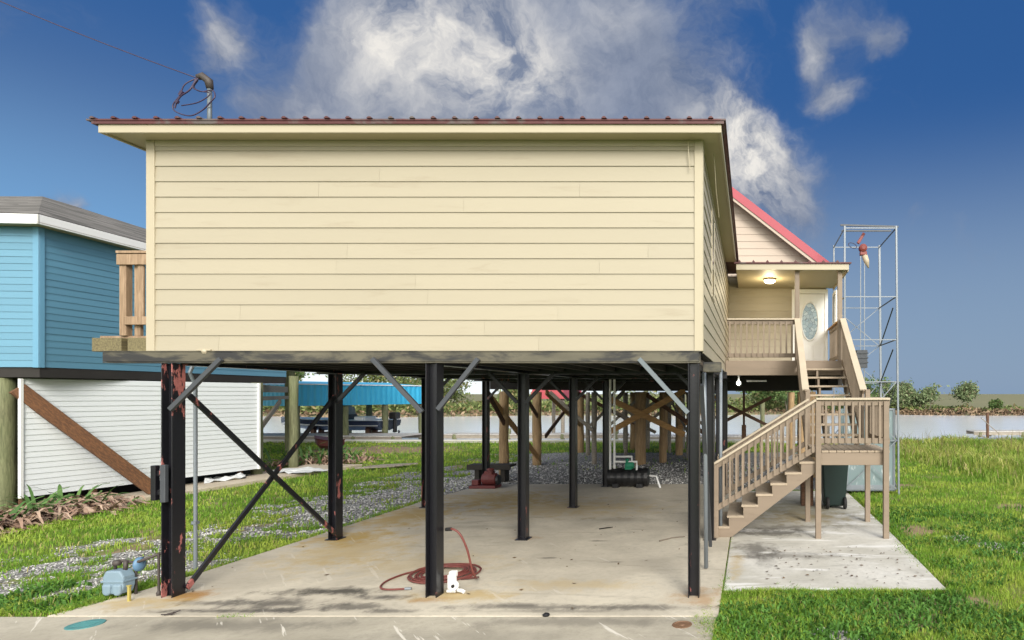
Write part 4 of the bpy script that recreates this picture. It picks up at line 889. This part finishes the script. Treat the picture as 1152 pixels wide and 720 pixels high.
# ------------------------------------------------------------------ blue house (left neighbour)
bh = thing('blue_house', 'blue vinyl-sided raised house with grey shingle hip roof', 'house', (-15, 13, 0))
BZ0, BZ1 = 2.87, 5.66
c0 = Vector((-14.17, 12.0)); dr = Vector((-.075, 1)).normalized(); dl = Vector((-1, -.075)).normalized()
c1 = c0+dr*7.1; c2 = c0+dl*9.0; c3 = c2+dr*7.1
bw = P('front_wall', MB().siding(c2, c0, BZ0, BZ1, .137, .012).prism([(c2.x, c2.y+.004), (c0.x, c0.y+.004), ((c0+dr*.1).x, (c0+dr*.1).y), ((c2+dr*.1).x, (c2+dr*.1).y)], 'z', BZ0, BZ1), 'blue', bh)
bs = P('side_wall', MB().siding(c0, c1, BZ0, BZ1, .137, .012).prism([(c0.x-.004, c0.y+.11), (c1.x-.004, c1.y), (c1.x-.1, c1.y), (c0.x-.1, c0.y+.11)], 'z', BZ0, BZ1), 'blue', bh)
P('back_wall', MB().siding(c1, c3, BZ0, BZ1, .137, .012).prism([(c1.x, c1.y-.004), (c3.x, c3.y-.004), (c3.x, c3.y-.1), (c1.x, c1.y-.1)], 'z', BZ0, BZ1), 'blue', bh)
P('corner_trim', MB().box(c0.x-.09, c0.x+.025, c0.y-.025, c0.y+.0, BZ0-.01, BZ1).box(c0.x, c0.x+.025, c0.y, c0.y+.09, BZ0-.01, BZ1), 'bluetrim', bh, bevel=.004)
P('floor', MB().prism([(c0.x+.0, c0.y+.02), (c1.x, c1.y), (c3.x, c3.y), (c2.x, c2.y+.02)], 'z', BZ0-.20, BZ0-.005), 'underside', bh)  # near-black band paints in the shadow strip below the walls
oh = .32; e0 = c0-dl*oh-dr*oh; Ls = 16.5; e1 = e0+dr*Ls; e2 = e0+dl*15.8; e3 = e2+dr*Ls
p0 = e0+dl*7.9+dr*7.9; p1 = e0+dl*7.9+dr*(Ls-7.9); EZb = 5.84; RZb = 8.55
rb = MB().add([(*e0, EZb), (*e1, EZb), (*e3, EZb), (*e2, EZb), (*p0, RZb), (*p1, RZb)], [(0,1,5,4),(3,0,4),(2,3,4,5),(1,2,5)])
rbo = P('roof', rb, 'shingle', bh)
def ring(a, b, w, z0, z1):
    d = (b-a).normalized(); n_ = Vector((d.y, -d.x)); return MB().prism([tuple(a), tuple(b), tuple(b-n_*w), tuple(a-n_*w)], 'z', z0, z1)
for a, b in ((e2, e0), (e0, e1)):
    P('fascia', ring(a, b, .03, EZb-.20, EZb-.012), 'white', rbo, bevel=.004)
P('soffit', MB().prism([tuple(e0), tuple(e1), tuple(e3), tuple(e2)], 'z', EZb-.175, EZb-.162), 'soffit', rbo)
for x, y, r, z in [(-15.02, 12.1, .20, 2.66), (-14.25, 17.4, .14, 2.66), (-19.5, 12.0, .16, 2.66), (-19.2, 18.8, .16, 2.66), (-14.4, 19.0, .13, 2.9)]:
    P('pile', pile(x, y, r, z), 'pile_green', bh, smooth=True)
P('porch_beam', MB().bar((-14.3, 17.4, 2.50), (-18.2, 23.7, 2.50), .1, .22), 'timber_grey', bh)
P('porch_beam', MB().bar((-14.3, 17.5, 2.2), (-18.0, 23.5, 2.2), .08, .12), 'timber_grey', bh)
for x, y in ((-18.0, 23.5), (-18.6, 24.4)):
    P('pile', MB().box(x-.09, x+.09, y-.09, y+.09, -.1, 5.6), 'pile_green', bh)
P('brace', MB().bar((-14.4, 17.6, 1.2), (-15.6, 20.0, 2.1), .05, .16), 'timber_grey', bh)
P('brace', MB().bar((-14.6, 12.0, 2.45), (-13.75, 13.9, .12), .10, .26), 'brace_brown', bh, bevel=.005)
# white skirting panel hung below the floor, its foot clear of the ground
a0, a1 = Vector((-14.56, 12.02)), Vector((-13.96, 17.1)); mbp = MB()
d = (a1-a0).normalized(); n_ = Vector((d.y, -d.x)); Lw = (a1-a0).length; nc = 21
def zb(t): return .27+(.22-.27)*t
for i in range(nc):
    for (t0, t1) in ((0, .5), (.5, 1)):
        vs = []
        for t, zf, o in ((t0, i/nc, .014), (t1, i/nc, .014), (t1, (i+1)/nc, .001), (t0, (i+1)/nc, .001), (t0, i/nc, 0), (t1, i/nc, 0)):
            q = a0+d*(Lw*(t+(.0004 if t == t0 else -.0004)))+n_*o; z = zb(t)+(2.64-zb(t))*zf; vs.append((q.x, q.y, z))
        mbp.add(vs, [(0,1,2,3),(4,5,1,0),(0,3,4),(1,5,2)])
q0, q1 = a0-n_*.05, a1-n_*.05
mbp.add([(a0.x,a0.y,.27),(a1.x,a1.y,.22),(a1.x,a1.y,2.64),(a0.x,a0.y,2.64),(q0.x,q0.y,.27),(q1.x,q1.y,.22),(q1.x,q1.y,2.64),(q0.x,q0.y,2.64)], [(4,7,6,5),(0,4,5,1),(2,6,7,3),(0,3,7,4),(1,5,6,2)])
sk = P('skirting', mbp, 'white_panel', bh)
P('skirting_trim', MB().bar((*(a0+n_*.02), .26), (*(a0+n_*.02), 2.64), .05, .05).bar((*(a1+n_*.02), .21), (*(a1+n_*.02), 2.64), .05, .05), 'white', sk)
for x, y, z in ((-14.72, 12.12, 2.6), (-14.15, 16.6, .25), (-14.5, 13.2, .3)): P('skirting_post', MB().box(x, x+.09, y, y+.1, -.1, z), 'timber_dark', bh)
P('light_block_wall', MB().box(-15.2, -15.1, 12.2, 18.6, -.1, 2.6), 'underside', bh)  # added wall that blocks light, darkening the gap under the skirting
em = thing('electric_meter', 'grey electric meter on the timber pile of the blue house', 'electric meter', (-14.98, 11.85, 1.5))
P('socket_box', MB().box(-15.16, -14.94, 11.76, 11.89, 1.22, 1.45).box(-15.16, -14.94, 11.78, 11.89, 1.5, 1.85), 'darkgalv', em, bevel=.01)
P('dial_glass', MB().lathe([(.0, -.1), (.07, -.09), (.095, -.03), (.1, 0)], (-15.0, 11.79, 1.66), 18, 'y'), 'meter', em, smooth=True)
P('pipe', MB().tube([(-15.02, 11.82, 1.22), (-15.02, 11.82, 0)], .03, 8), 'darkgalv', em)

# strap-leaf beds
def strap_bed(name, label, n, fx, fy, ln, green_frac):
    mb = MB()
    for i in range(n):
        x, y = fx(), fy(); a = random.uniform(0, 6.283); L_ = ln*random.uniform(.5, 1.2); g = random.random() < green_frac
        up = random.uniform(.7, 1.2) if g else random.uniform(.3, .95); w_ = random.uniform(.02, .045); mb.cur = 1 if g else 0
        pts = []; 
        for k_ in range(5):
            t = k_/4; pts.append((x+math.cos(a)*L_*t*.7, y+math.sin(a)*L_*t*.7, max(.0, -.02+L_*(up*t*1.3-(1.0 if not g else .75)*t*t))+.012*random.random()))
        sx, sy = -math.sin(a), math.cos(a); vs = []
        for k_, p in enumerate(pts):
            ww = w_*(1-.8*(k_/4)**2); vs += [(p[0]-sx*ww, p[1]-sy*ww, p[2]), (p[0]+sx*ww, p[1]+sy*ww, p[2]+.008)]
        mb.add(vs, [(2*q, 2*q+1, 2*q+3, 2*q+2) for q in range(4)])
    return solo(name, mb, [M['dead_leaf'], M['strap_leaf']], label, 'plants', kind='stuff')
def bedA():
    t = random.random(); return t
TT = [0]
def fxA(): TT[0] = random.random(); return -13.15-.55*TT[0]+random.gauss(0, .26)
def fyA(): return 9.6+3.1*TT[0]+random.gauss(0, .15)
strap_bed('strap_leaf_bed', 'bed of dead brown strap-leaf plants in front of the white skirting panel', 3000, fxA, fyA, .64, .05)
def fxB(): TT[0] = random.random(); return -15.6+2.0*TT[0]+random.gauss(0, .25)
def fyB(): return 19.9+1.6*random.random()+random.gauss(0, .2)
strap_bed('strap_leaf_bed', 'bed of dead brown strap-leaf plants beyond the white skirting panel near the boathouse', 800, fxB, fyB, .75, .14)
def rumpled(cx, cy, wx, wy, h, rot=0.):
    mb = MB(); n = 9; vs = []
    for j in range(n):
        for i in range(n):
            u, v = i/(n-1)-.5, j/(n-1)-.5
            vs.append((cx+u*wx+v*.3, cy+v*wy-u*.5, .03+h*random.random()*(1-abs(u))))
    mb.add(vs, [(j*n+i, j*n+i+1, (j+1)*n+i+1, (j+1)*n+i) for j in range(n-1) for i in range(n-1)]); return mb
solo('pale_tarp', rumpled(-13.5, 18.0, 1.3, 1.0, .10), M['stone_white'], 'crumpled pale tarp lying at the end of the walkway', 'tarp', loc=(-13.5, 18.0, 0))
solo('pale_tarp', rumpled(-14.1, 16.2, .4, .9, .16), M['stone_white'], 'white tarp bundle under the white skirting panel', 'tarp', loc=(-14.1, 16.2, 0))
bb = MB()
for i in range(4): bb.bar((-12.2+.1*i, 18.6+.25*i, .05), (-11.2+.1*i, 19.0+.25*i, .06), .12, .04)
solo('scrap_boards', bb, M['timber_grey'], 'weathered boards lying flat on the lawn next to the pale tarp', 'boards', loc=(-11.8, 18.9, 0))

# ------------------------------------------------------------------ canal side
solo('bulkhead', MB().box(-40, 1.6, 29.3, 29.55, -1.4, .03).box(-40, 1.6, 29.26, 29.62, .03, .10), M['concrete_block'], 'long pale concrete bulkhead along the canal behind the lawn', 'bulkhead', loc=(-19, 29.4, 0))
def dock(label, x0, x1, y0, y1, z, cat='dock', posts=()):
    t = thing('dock', label, cat, ((x0+x1)/2, (y0+y1)/2, -.5)); b = MB()
    for x in np.arange(x0, x1-.1, .2): b.box(x, x+.18, y0, y1, z-.05, z)
    P('deck_boards', b, 'dockwood', t)
    P('stringer', MB().box(x0, x1, y0+.03, y0+.12, z-.25, z-.052).box(x0, x1, y1-.12, y1-.03, z-.25, z-.052), 'timber_grey', t)
    for x, y, h in posts: P('pile', pile(x, y, .12, h), 'pile_green', t, smooth=True)
    return t
dock('pale board dock under the blue boathouse', -27, -17.6, 30.3, 32.6, .22, posts=[(-26, 30.4, .2), (-23, 30.4, .2), (-20, 30.4, .2), (-18, 30.4, .2)])
dock('long narrow dock seen between the middle columns', -17.2, -7.0, 33.5, 34.8, .10, posts=[(-16.5, 33.6, .1), (-13.5, 33.6, .4), (-10.5, 33.6, .1), (-7.5, 33.6, .5)])
dock('grey dock on the open water at the right edge of the view', 13.6, 24, 36.8, 38.2, .06, posts=[(14.0, 36.9, .0), (16.6, 36.9, .0), (19.5, 36.9, .0), (15.0, 38, .0)])
dock('dock behind the timber piles of the cream house', -6.5, 2.5, 31.5, 33.0, .12, posts=[(-5.5, 31.6, 2.6), (-3.6, 31.6, 2.4), (-1.6, 31.6, 2.6), (.6, 31.6, 1.9), (2.0, 31.6, 2.4)])
mp = solo('mooring_pole', pile(14.1, 36.0, .09, 1.2), M['timber_dark'], 'slim dark mooring pole left end of the right-hand dock', 'pole', loc=(14.1, 36.0, 0), smooth=True)
wm = MB().bar((11.0, 29.0, .35), (11.9, 28.7, -.1), .06, .06).bar((11.9, 28.9, .4), (10.9, 28.6, 1.2), .03, .03).lathe([(.1, 0), (.3, .1), (.3, .2), (.05, .28)], (11.9, 28.4, 0), 12)
solo('canal_debris', wm, M['timber_grey'], 'washed-up driftwood on the grassy bank at the right', 'driftwood', loc=(11.5, 28.6, 0))

bt = thing('boathouse', 'bright blue corrugated metal boathouse over the canal', 'boathouse', (-22, 32, -.5))
A = Vector((-21.5, 28.3)); B = Vector((-18.9, 35.2)); d = (B-A).normalized(); n_ = Vector((-d.y, d.x)); C_ = A+n_*6.5; D_ = B+n_*6.5
def corr(a, b, z0a, z1a, z0b, z1b):
    mb = MB(); L_ = (b-a).length; k = int(L_/.075); dd = (b-a)/L_; nn = Vector((dd.y, -dd.x))
    top = []; bot = []
    for i in range(k+1):
        t = i/k; q = a+dd*L_*t + nn*(.02 if (i//2) % 2 else -.02)
        top.append((q.x, q.y, z1a+(z1b-z1a)*t)); bot.append((q.x, q.y, z0a+(z0b-z0a)*t))
    mb.add(top+bot, [(i, i+1, k+2+i, k+1+i) for i in range(k)]); return mb
P('side_panel', corr(A, B, 1.76, 2.78, 1.76, 2.78), 'blue_tin', bt)
P('side_panel', corr(C_, A, 1.76, 2.78, 1.76, 2.78), 'blue_tin', bt)
P('side_panel', corr(B, D_, 1.76, 2.78, 1.76, 2.78), 'blue_tin', bt)
m0, m1 = (A+C_)/2, (B+D_)/2
P('roof', MB().add([(*A, 2.79), (*B, 2.79), (*m1, 3.0), (*m0, 3.0), (*C_, 2.79), (*D_, 2.79)], [(0,1,2,3), (3,2,5,4)]), 'blue_tin', bt)
P('ridge_cap', MB().bar((*A, 2.80), (*B, 2.80), .12, .05), 'white', bt)
for t, o in ((.04, .2), (.36, .2), (.66, .2), (.97, .2), (.04, 6.2), (.5, 6.2), (.97, 6.2), (.72, 2.0)):
    q = A.lerp(B, t)+n_*o; P('pile', pile(q.x, q.y, .15, 1.85), 'pile_green', bt, smooth=True)
rh = thing('red_boathouse', 'small boathouse with a red tin roof seen far behind the columns', 'boathouse', (-11.6, 36, -.5))
P('roof', MB().add([(-12.4, 34.5, 2.9), (-10.8, 34.5, 2.9), (-10.8, 38, 2.9), (-12.4, 38, 2.9), (-12.6, 34.3, 2.05), (-10.6, 34.3, 2.05), (-10.6, 38.2, 2.05), (-12.6, 38.2, 2.05)], [(0,1,2,3),(0,4,5,1),(1,5,6,2),(2,6,7,3),(3,7,4,0)]), 'red_tin', rh)
for x, y in ((-12.4, 34.6), (-10.8, 34.6), (-12.4, 37.9), (-10.8, 37.9)): P('post', pile(x, y, .11, 2.1), 'timber_grey', rh, smooth=True)

# motorboat on the lift
bo = thing('motorboat', 'dark navy motorboat with white stripe and outboard on a lift under the blue boathouse', 'boat', (-22.6, 33.4, .2))
def hull(x0, x1, yc, z0, z1, w, bow):
    mb = MB(); n = 12; rings = []
    for i in range(n+1):
        t = i/n; x = x1+(x0-x1)*t; tap = 1-max(0, (t-.55)/.45)**2; hw = max(.03, w/2*tap); kz = z0+max(0, (t-.6)/.4)**2*(z1-z0)*.75; sh = z1+.18*t*t
        rings.append([(x, yc-hw, sh), (x, yc-hw*.92, kz+(sh-kz)*.45), (x, yc, kz), (x, yc+hw*.92, kz+(sh-kz)*.45), (x, yc+hw, sh)])
    vs = [v for r in rings for v in r]; fs = []
    for i in range(n): fs += [(i*5+j, i*5+j+1, i*5+5+j+1, i*5+5+j) for j in range(4)] + [(i*5+4, i*5, i*5+5, i*5+9)]
    fs += [(0,1,2,3,4), tuple(n*5+j for j in range(5))]
    mb.add(vs, fs); return mb
P('hull', hull(-26.0, -20.0, 33.4, .32, .88, 2.2, 1), 'navy', bo)
P('stripe', hull(-25.95, -20.02, 33.4, .56, .64, 2.26, 1), 'white', bo)
P('stripe', hull(-25.9, -20.0, 33.4, .84, .90, 2.26, 1), 'white', bo)
P('console', MB().box(-22.9, -22.1, 32.9, 33.9, .86, 1.2), 'darkgalv', bo, bevel=.02)
P('windshield', MB().add([(-23.0, 32.9, 1.2), (-22.2, 32.9, 1.2), (-22.2, 33.9, 1.2), (-23.0, 33.9, 1.2), (-22.7, 33.0, 1.62), (-22.2, 33.0, 1.62), (-22.2, 33.8, 1.62), (-22.7, 33.8, 1.62)], [(0,3,2,1),(0,1,5,4),(1,2,6,5),(2,3,7,6),(3,0,4,7),(4,5,6,7)]), 'panel', bo)
P('seat', MB().box(-21.6, -21.1, 32.8, 34.0, .85, 1.1), 'white', bo, bevel=.04)
ob = P('outboard', MB().box(-19.95, -19.5, 33.2, 33.6, .95, 1.32).box(-19.8, -19.62, 33.3, 33.5, .2, .95), 'black', bo, bevel=.06, seg=2)
P('propeller', MB().lathe([(.02, -.05), (.1, 0), (.02, .08)], (-19.5, 33.4, .25), 10, 'x'), 'darkgalv', ob)
lf = thing('boat_lift', 'low cradle carrying the navy motorboat above the water', 'boat lift', (-22.5, 33.4, -.5))
for x in (-24, -21): P('cradle', MB().box(x-.1, x+.1, 32.2, 34.6, .06, .2).box(x-.08, x+.08, 32.3, 32.42, -1, .16).box(x-.08, x+.08, 34.4, 34.52, -1, .16).box(x-.1, x+.1, 33.0, 33.2, .2, .42).box(x-.1, x+.1, 33.6, 33.8, .2, .42), 'timber_dark', lf)
# maroon dinghy on the lawn
dn = thing('maroon_dinghy', 'small maroon dinghy resting on the lawn near the canal', 'dinghy', (-17.5, 25.2, 0))
P('hull', hull(-18.2, -17.2, 25.2, .0, .40, .7, 1), 'maroon', dn)
P('gunwale', hull(-18.22, -17.18, 25.2, .37, .42, .75, 1), 'maroon', dn)
P('chock', MB().box(-17.3, -17.2, 24.95, 25.45, -.05, .08), 'timber_grey', dn)
# ------------------------------------------------------------------ vegetation
def leaves_mesh(C, size, mat, name):
    n = len(C); a = rng.normal(size=(n, 3)); a /= np.linalg.norm(a, axis=1)[:, None]; b = rng.normal(size=(n, 3)); b -= a*(a*b).sum(1)[:, None]; b /= np.linalg.norm(b, axis=1)[:, None]
    s = (size*(.6+.8*rng.random(n)))[:, None]; V = np.stack([C-a*s, C+b*s*.45, C+a*s, C-b*s*.45], 1).reshape(-1, 3)
    return np_mesh(name, V, np.arange(4*n), 4, mat)
def tree(name, label, cat, x, y, h, rx, nl, mat, size=.22, group=None, bare=.0, z=-.2, flat=1., trunk=.10):
    t = thing(name, label, cat, (x, y, z), group); mb = MB(); tips = []
    def limb(p, dirv, L_, r, lev):
        pts = [p]; q = p.copy(); dv = dirv.copy()
        for i in range(4):
            dv = (dv+Vector((random.gauss(0, .18), random.gauss(0, .18), random.gauss(.05, .1)))).normalized(); q = q+dv*L_/4; pts.append(q.copy())
        mb.tube(pts, [r*(1-.16*i) for i in range(5)], 5)
        tips.append(pts[-1]); tips.append(pts[-2])
        if lev:
            for i in range(4 if lev > 1 else 3):
                s = random.choice(pts[2:]); a = random.uniform(0, 6.28); e = random.uniform(.15, 1.0)
                limb(s, Vector((math.cos(a)*math.cos(e)*rx/h*2.2, math.sin(a)*math.cos(e)*rx/h*2.2, math.sin(e)*flat)).normalized(), L_*random.uniform(.45, .7), r*.5, lev-1)
    for s in range(3 if cat != 'tree' else 1):
        limb(Vector((x+random.gauss(0, .1)*s, y, z)), Vector((random.gauss(0, .12 if cat == 'tree' else .35), random.gauss(0, .12), 1)).normalized(), h*.62, h*trunk*.22, 2)
    P('trunk', mb, 'twig', t)
    T = np.array([tuple(q) for q in tips]); per = rng.integers(0, len(T), nl)
    C = T[per]+rng.normal(0, 1, (nl, 3))*np.array([rx*.20, rx*.20, h*.07]); C[:, 2] = np.maximum(C[:, 2], z+.1)
    if bare: C = C[rng.random(len(C)) > bare]
    cr = leaves_mesh(C-np.array([x, y, z]), np.full(len(C), size), M[mat], 'crown'); cr.parent = t
    return t
def at(px, Y): return (px-845)*Y/F
Gb = 'shrubs on the far canal bank'
tree('bank_tree', 'taller bushy tree standing alone on the far bank at the right', 'tree', at(1088, 82), 82, 4.7, 2.3, 2600, 'leaf_grey', .2)
for px, h, rx, lab in [(1020, 4.0, 2.0, 'rounded grey-green shrub on the far bank just right of the lift tower'), (1041, 3.3, 1.9, 'low wide grey-green shrub on the far bank between the lift tower and the lone tree'), (1010, 4.4, 1.8, 'narrow grey-green shrub on the far bank directly behind the lift tower leg'),
                       (1119, 1.7, 1.0, 'small green sapling on the far bank right of the lone bushy tree'), (972, 4.6, 2.6, 'dark green shrub on the far bank behind the lift cage'), (1028, 2.9, 1.7, 'ragged low shrub on the far bank in front of the taller grey-green ones')]:
    tree('bank_shrub', lab, 'shrub', at(px, 82)+random.uniform(-.3, .3), 82+random.uniform(-1, 2), h, rx, 1900, 'leaf_grey' if 'grey' in lab else 'leaf_dark', .2, Gb)
for px, h, rx, lab in [(858, 5.2, 3.6, 'broad dark green tree across the canal under the porch, left one'), (885, 5.0, 3.4, 'broad dark green tree across the canal under the porch, next to the stairs')]:
    tree('bank_tree', lab, 'tree', at(px, 84), 84, h, rx, 3200, 'leaf_dark', .24)
for px, h, rx, lab, b in [(335, 7.2, 3.0, 'thin bare-branched tree above the left end of the blue boathouse', .75), (395, 7.8, 3.4, 'thin sparse tree above the middle of the blue boathouse', .6), (440, 7.0, 3.2, 'sparse tree above the right end of the blue boathouse', .45), (470, 5.6, 2.6, 'low sparse tree right of the blue boathouse roof', .4),
                       (505, 6.4, 4.2, 'spreading sparse tree across the canal right of the middle front column', .45), (318, 5.5, 2.6, 'leafy dark tree between the blue house and boathouse', .0), (575, 4.6, 3.0, 'low leafy tree across the canal behind the timber brace', .3)]:
    tree('bank_tree', lab, 'tree', at(px, 86), 86, h, rx, 2600, 'leaf_bank' if b > .2 else 'leaf_dark', .22, bare=b, trunk=.12)
# continuous brush and dead reeds on the far bank
n = 60000; x = rng.uniform(-110, 70, n); far = 77+4*np.sin(x*.05+1)+2*np.sin(x*.17); y = far+2+rng.random(n)**1.5*16
hmax = (.2+3.6*fbm(x, y, .22, 5)**2.6)*np.where(x > 16, .42, 1.25)*np.where(x > 30, .55, 1.); z = -.2+hmax*rng.random(n)**.8*1.5
bk = leaves_mesh(np.stack([x, y, z], -1), np.full(n, .26), M['leaf_bank'], 'bank_brush'); bk['kind'] = 'stuff'
n = 9000; x = np.where(rng.random(9000) < .65, rng.uniform(8, 70, 9000), rng.uniform(-110, 8, 9000)); far = 77+4*np.sin(x*.05+1)+2*np.sin(x*.17); y = far-.2+rng.random(n)*2.8
M['drift'] = leaf_mat('dead_bank_litter', (.12, .075, .045), (.34, .25, .16), .05, c3=(.05, .035, .025))
dr_ = leaves_mesh(np.stack([x, y, ground_z(x, y)+.03+.38*rng.random(n)**1.5], -1), np.full(n, .26), M['drift'], 'bank_litter'); dr_['kind'] = 'stuff'

# ------------------------------------------------------------------ world, sun, camera
world = bpy.data.worlds.new('World'); S.world = world; world.use_nodes = True
nt = world.node_tree
for n_ in list(nt.nodes): nt.nodes.remove(n_)
SUN_EL, SUN_AZ = R(27), R(155)           # azimuth clockwise from +Y: behind the camera, to its right
sdir = Vector((math.sin(SUN_AZ)*math.cos(SUN_EL), math.cos(SUN_AZ)*math.cos(SUN_EL), math.sin(SUN_EL)))
sky = nt.nodes.new('ShaderNodeTexSky'); sky.sky_type = 'NISHITA'; sky.sun_disc = False; sky.sun_elevation = SUN_EL; sky.sun_rotation = SUN_AZ
sky.air_density = 1.2; sky.dust_density = .6; sky.ozone_density = 3.
G = nd(nt, 'ShaderNodeTexCoord').outputs['Generated']
sx, sy, sz = nd(nt, 'ShaderNodeSeparateXYZ', {0: G}).outputs
blue = mixc(nt, 1., (0, 0, 0), sky.outputs[0])
STR = .1; VK = .71
# clear-air tint (values are radiance / STR)
def rad(c, k=1.): return tuple(v*k/STR for v in c)
elev = sstep(nt, sz, .0, .45)
clear = mixc(nt, elev, rad((.225, .335, .50), VK), rad((.012, .085, .29), VK))
low_l = mth(nt, 'MULTIPLY', sstep(nt, sx, -.3, -.75), sstep(nt, sz, .36, .12))
clear = mixc(nt, mth(nt, 'MULTIPLY', low_l, .7), clear, rad((.13, .38, .74), VK))
clear = mixc(nt, .12, clear, sky.outputs[0])
hz_ = mth(nt, 'MULTIPLY', mth(nt, 'MULTIPLY', sstep(nt, sx, -.05, .2), sstep(nt, sz, .42, .05)), sstep(nt, sy, 0., .4))
clear = mixc(nt, mth(nt, 'MULTIPLY', hz_, .65), clear, rad((.23, .325, .47), VK))
# pale horizon glare to the left
gl = mth(nt, 'MULTIPLY', sstep(nt, sz, .10, .02), sstep(nt, sx, -.02, -.3))
clear = mixc(nt, gl, clear, rad((.72, .78, .80)))
# clouds: blobs in direction space broken up by noise
wn_ = nd(nt, 'ShaderNodeTexNoise', {'Vector': G, 'Scale': 3.2, 'Detail': 6., 'Roughness': .6}).outputs[1]
Gw = vec(nt, 'NORMALIZE', vec(nt, 'ADD', G, vec(nt, 'MULTIPLY', vec(nt, 'SUBTRACT', wn_, (.5, .5, .5)), (.22, .22, .22))))
def blob(px, py, sg, src=None):
    v = Vector(((px-845)/F, 1, (443-py)/F)); c = v.normalized(); s = sg/F/v.length**1.5
    return mth(nt, 'EXPONENT', mth(nt, 'MULTIPLY', mth(nt, 'SUBTRACT', vec(nt, 'DOT_PRODUCT', src or Gw, tuple(c)), 1.), 1/(s*s)))
def bsum(lst):
    acc = None
    for px, py, sg, a in lst:
        b = mth(nt, 'MULTIPLY', blob(px, py, sg), a); acc = b if acc is None else mth(nt, 'ADD', acc, b)
    return acc
dens = bsum([(500, 45, 70, .9), (575, 80, 55, .8), (445, 20, 45, .5), (372, 85, 42, .55), (455, 115, 80, .5), (655, 70, 70, .40), (700, 10, 45, .40), (770, 122, 50, .42), (560, 140, 190, .27), (690, 95, 95, .25), (257, 8, 20, .85), (232, 40, 16, .3), (850, 175, 36, 1.0), (885, 215, 28, .7), (905, 245, 30, .35),
             (922, 45, 17, .8), (950, 90, 20, .8), (985, 30, 18, .6), (940, 10, 22, .35), (40, 215, 18, .8), (1020, 232, 16, .35), (310, 130, 50, .15), (830, 0, 40, .3)])
fb1 = noise(nt, Gw, 6.5, 10, .64, .1)
fb1s = noise(nt, vec(nt, 'ADD', Gw, (-.018, 0, .03)), 6.5, 10, .64, .1)
relief = mth(nt, 'MULTIPLY', mth(nt, 'SUBTRACT', fb1, fb1s), 2.2)
fb2 = noise(nt, G, 2.2, 6, .6, .2)
back = sstep(nt, sy, .25, -.35)                      # broken bright overcast behind and above the viewer
dens = mth(nt, 'ADD', dens, mth(nt, 'MULTIPLY', back, .85))
dv = mth(nt, 'ADD', dens, mth(nt, 'MULTIPLY', mth(nt, 'SUBTRACT', fb1, .5), 1.45))
cov = sstep(nt, dv, .12, .84)
lit = bsum([(500, 40, 62, 1.), (590, 75, 46, 1.2), (450, 15, 40, .7), (255, 10, 30, .6), (858, 185, 40, 1.3), (835, 150, 34, 1.0), (700, 15, 30, .35), (362, 82, 14, .5), (922, 45, 12, .5), (948, 95, 12, .45), (40, 215, 20, .8)])
lv = mth(nt, 'MULTIPLY', mth(nt, 'MULTIPLY', lit, .80), mth(nt, 'ADD', mth(nt, 'ADD', .10, mth(nt, 'MULTIPLY', sstep(nt, fb1, .36, .66), .62)), relief), clamp=True)
ccol = mixc(nt, mth(nt, 'ADD', fb2, relief, clamp=True), rad((.13, .175, .28), VK), rad((.29, .335, .44), VK))
ccol = mixc(nt, lv, ccol, rad((.86, .83, .78), VK))
ccol = mixc(nt, back, ccol, rad((1.25, 1.25, 1.24)))
sd = mth(nt, 'EXPONENT', mth(nt, 'MULTIPLY', mth(nt, 'SUBTRACT', vec(nt, 'DOT_PRODUCT', G, tuple(sdir)), 1.), 6.))
ccol = mixc(nt, sd, ccol, rad((3.0, 2.9, 2.7)))     # cloud brightened around the veiled sun
skyc = mixc(nt, cov, clear, ccol)
bg = nd(nt, 'ShaderNodeBackground', {'Color': skyc, 'Strength': STR})
nd(nt, 'ShaderNodeOutputWorld', {'Surface': bg.outputs[0]})

sl_ = bpy.data.lights.new('sun', 'SUN'); sl_.energy = 2.2; sl_.angle = R(20); sl_.color = (1, .955, .88)
so = bpy.data.objects.new('sun', sl_); COL.objects.link(so); so.rotation_euler = (-sdir).to_track_quat('-Z', 'Y').to_euler(); so.location = (5, -20, 20)

pl_ = bpy.data.lights.new('porch_light', 'POINT'); pl_.energy = 22; pl_.color = (1, .82, .52); pl_.shadow_soft_size = .12
po_ = bpy.data.objects.new('porch_light', pl_); COL.objects.link(po_); po_.location = (.43, 14.0, 4.80)
cam = bpy.data.cameras.new('camera'); co_ = bpy.data.objects.new('camera', cam); COL.objects.link(co_); S.camera = co_
co_.location = (0, 0, CAMZ); co_.rotation_euler = (R(90), 0, 0)
cam.sensor_width = 36; cam.lens = 36*F/1152; cam.shift_x = (576-845)/1152; cam.shift_y = (443-360)/1152; cam.clip_end = 9000; cam.clip_start = .1
vs_ = S.view_settings; vs_.view_transform = 'Standard'; vs_.look = 'None'; vs_.exposure = 0.5; vs_.gamma = 1; vs_.use_curve_mapping = False
for o in bpy.data.objects:
    if '_o' in o: del o['_o']
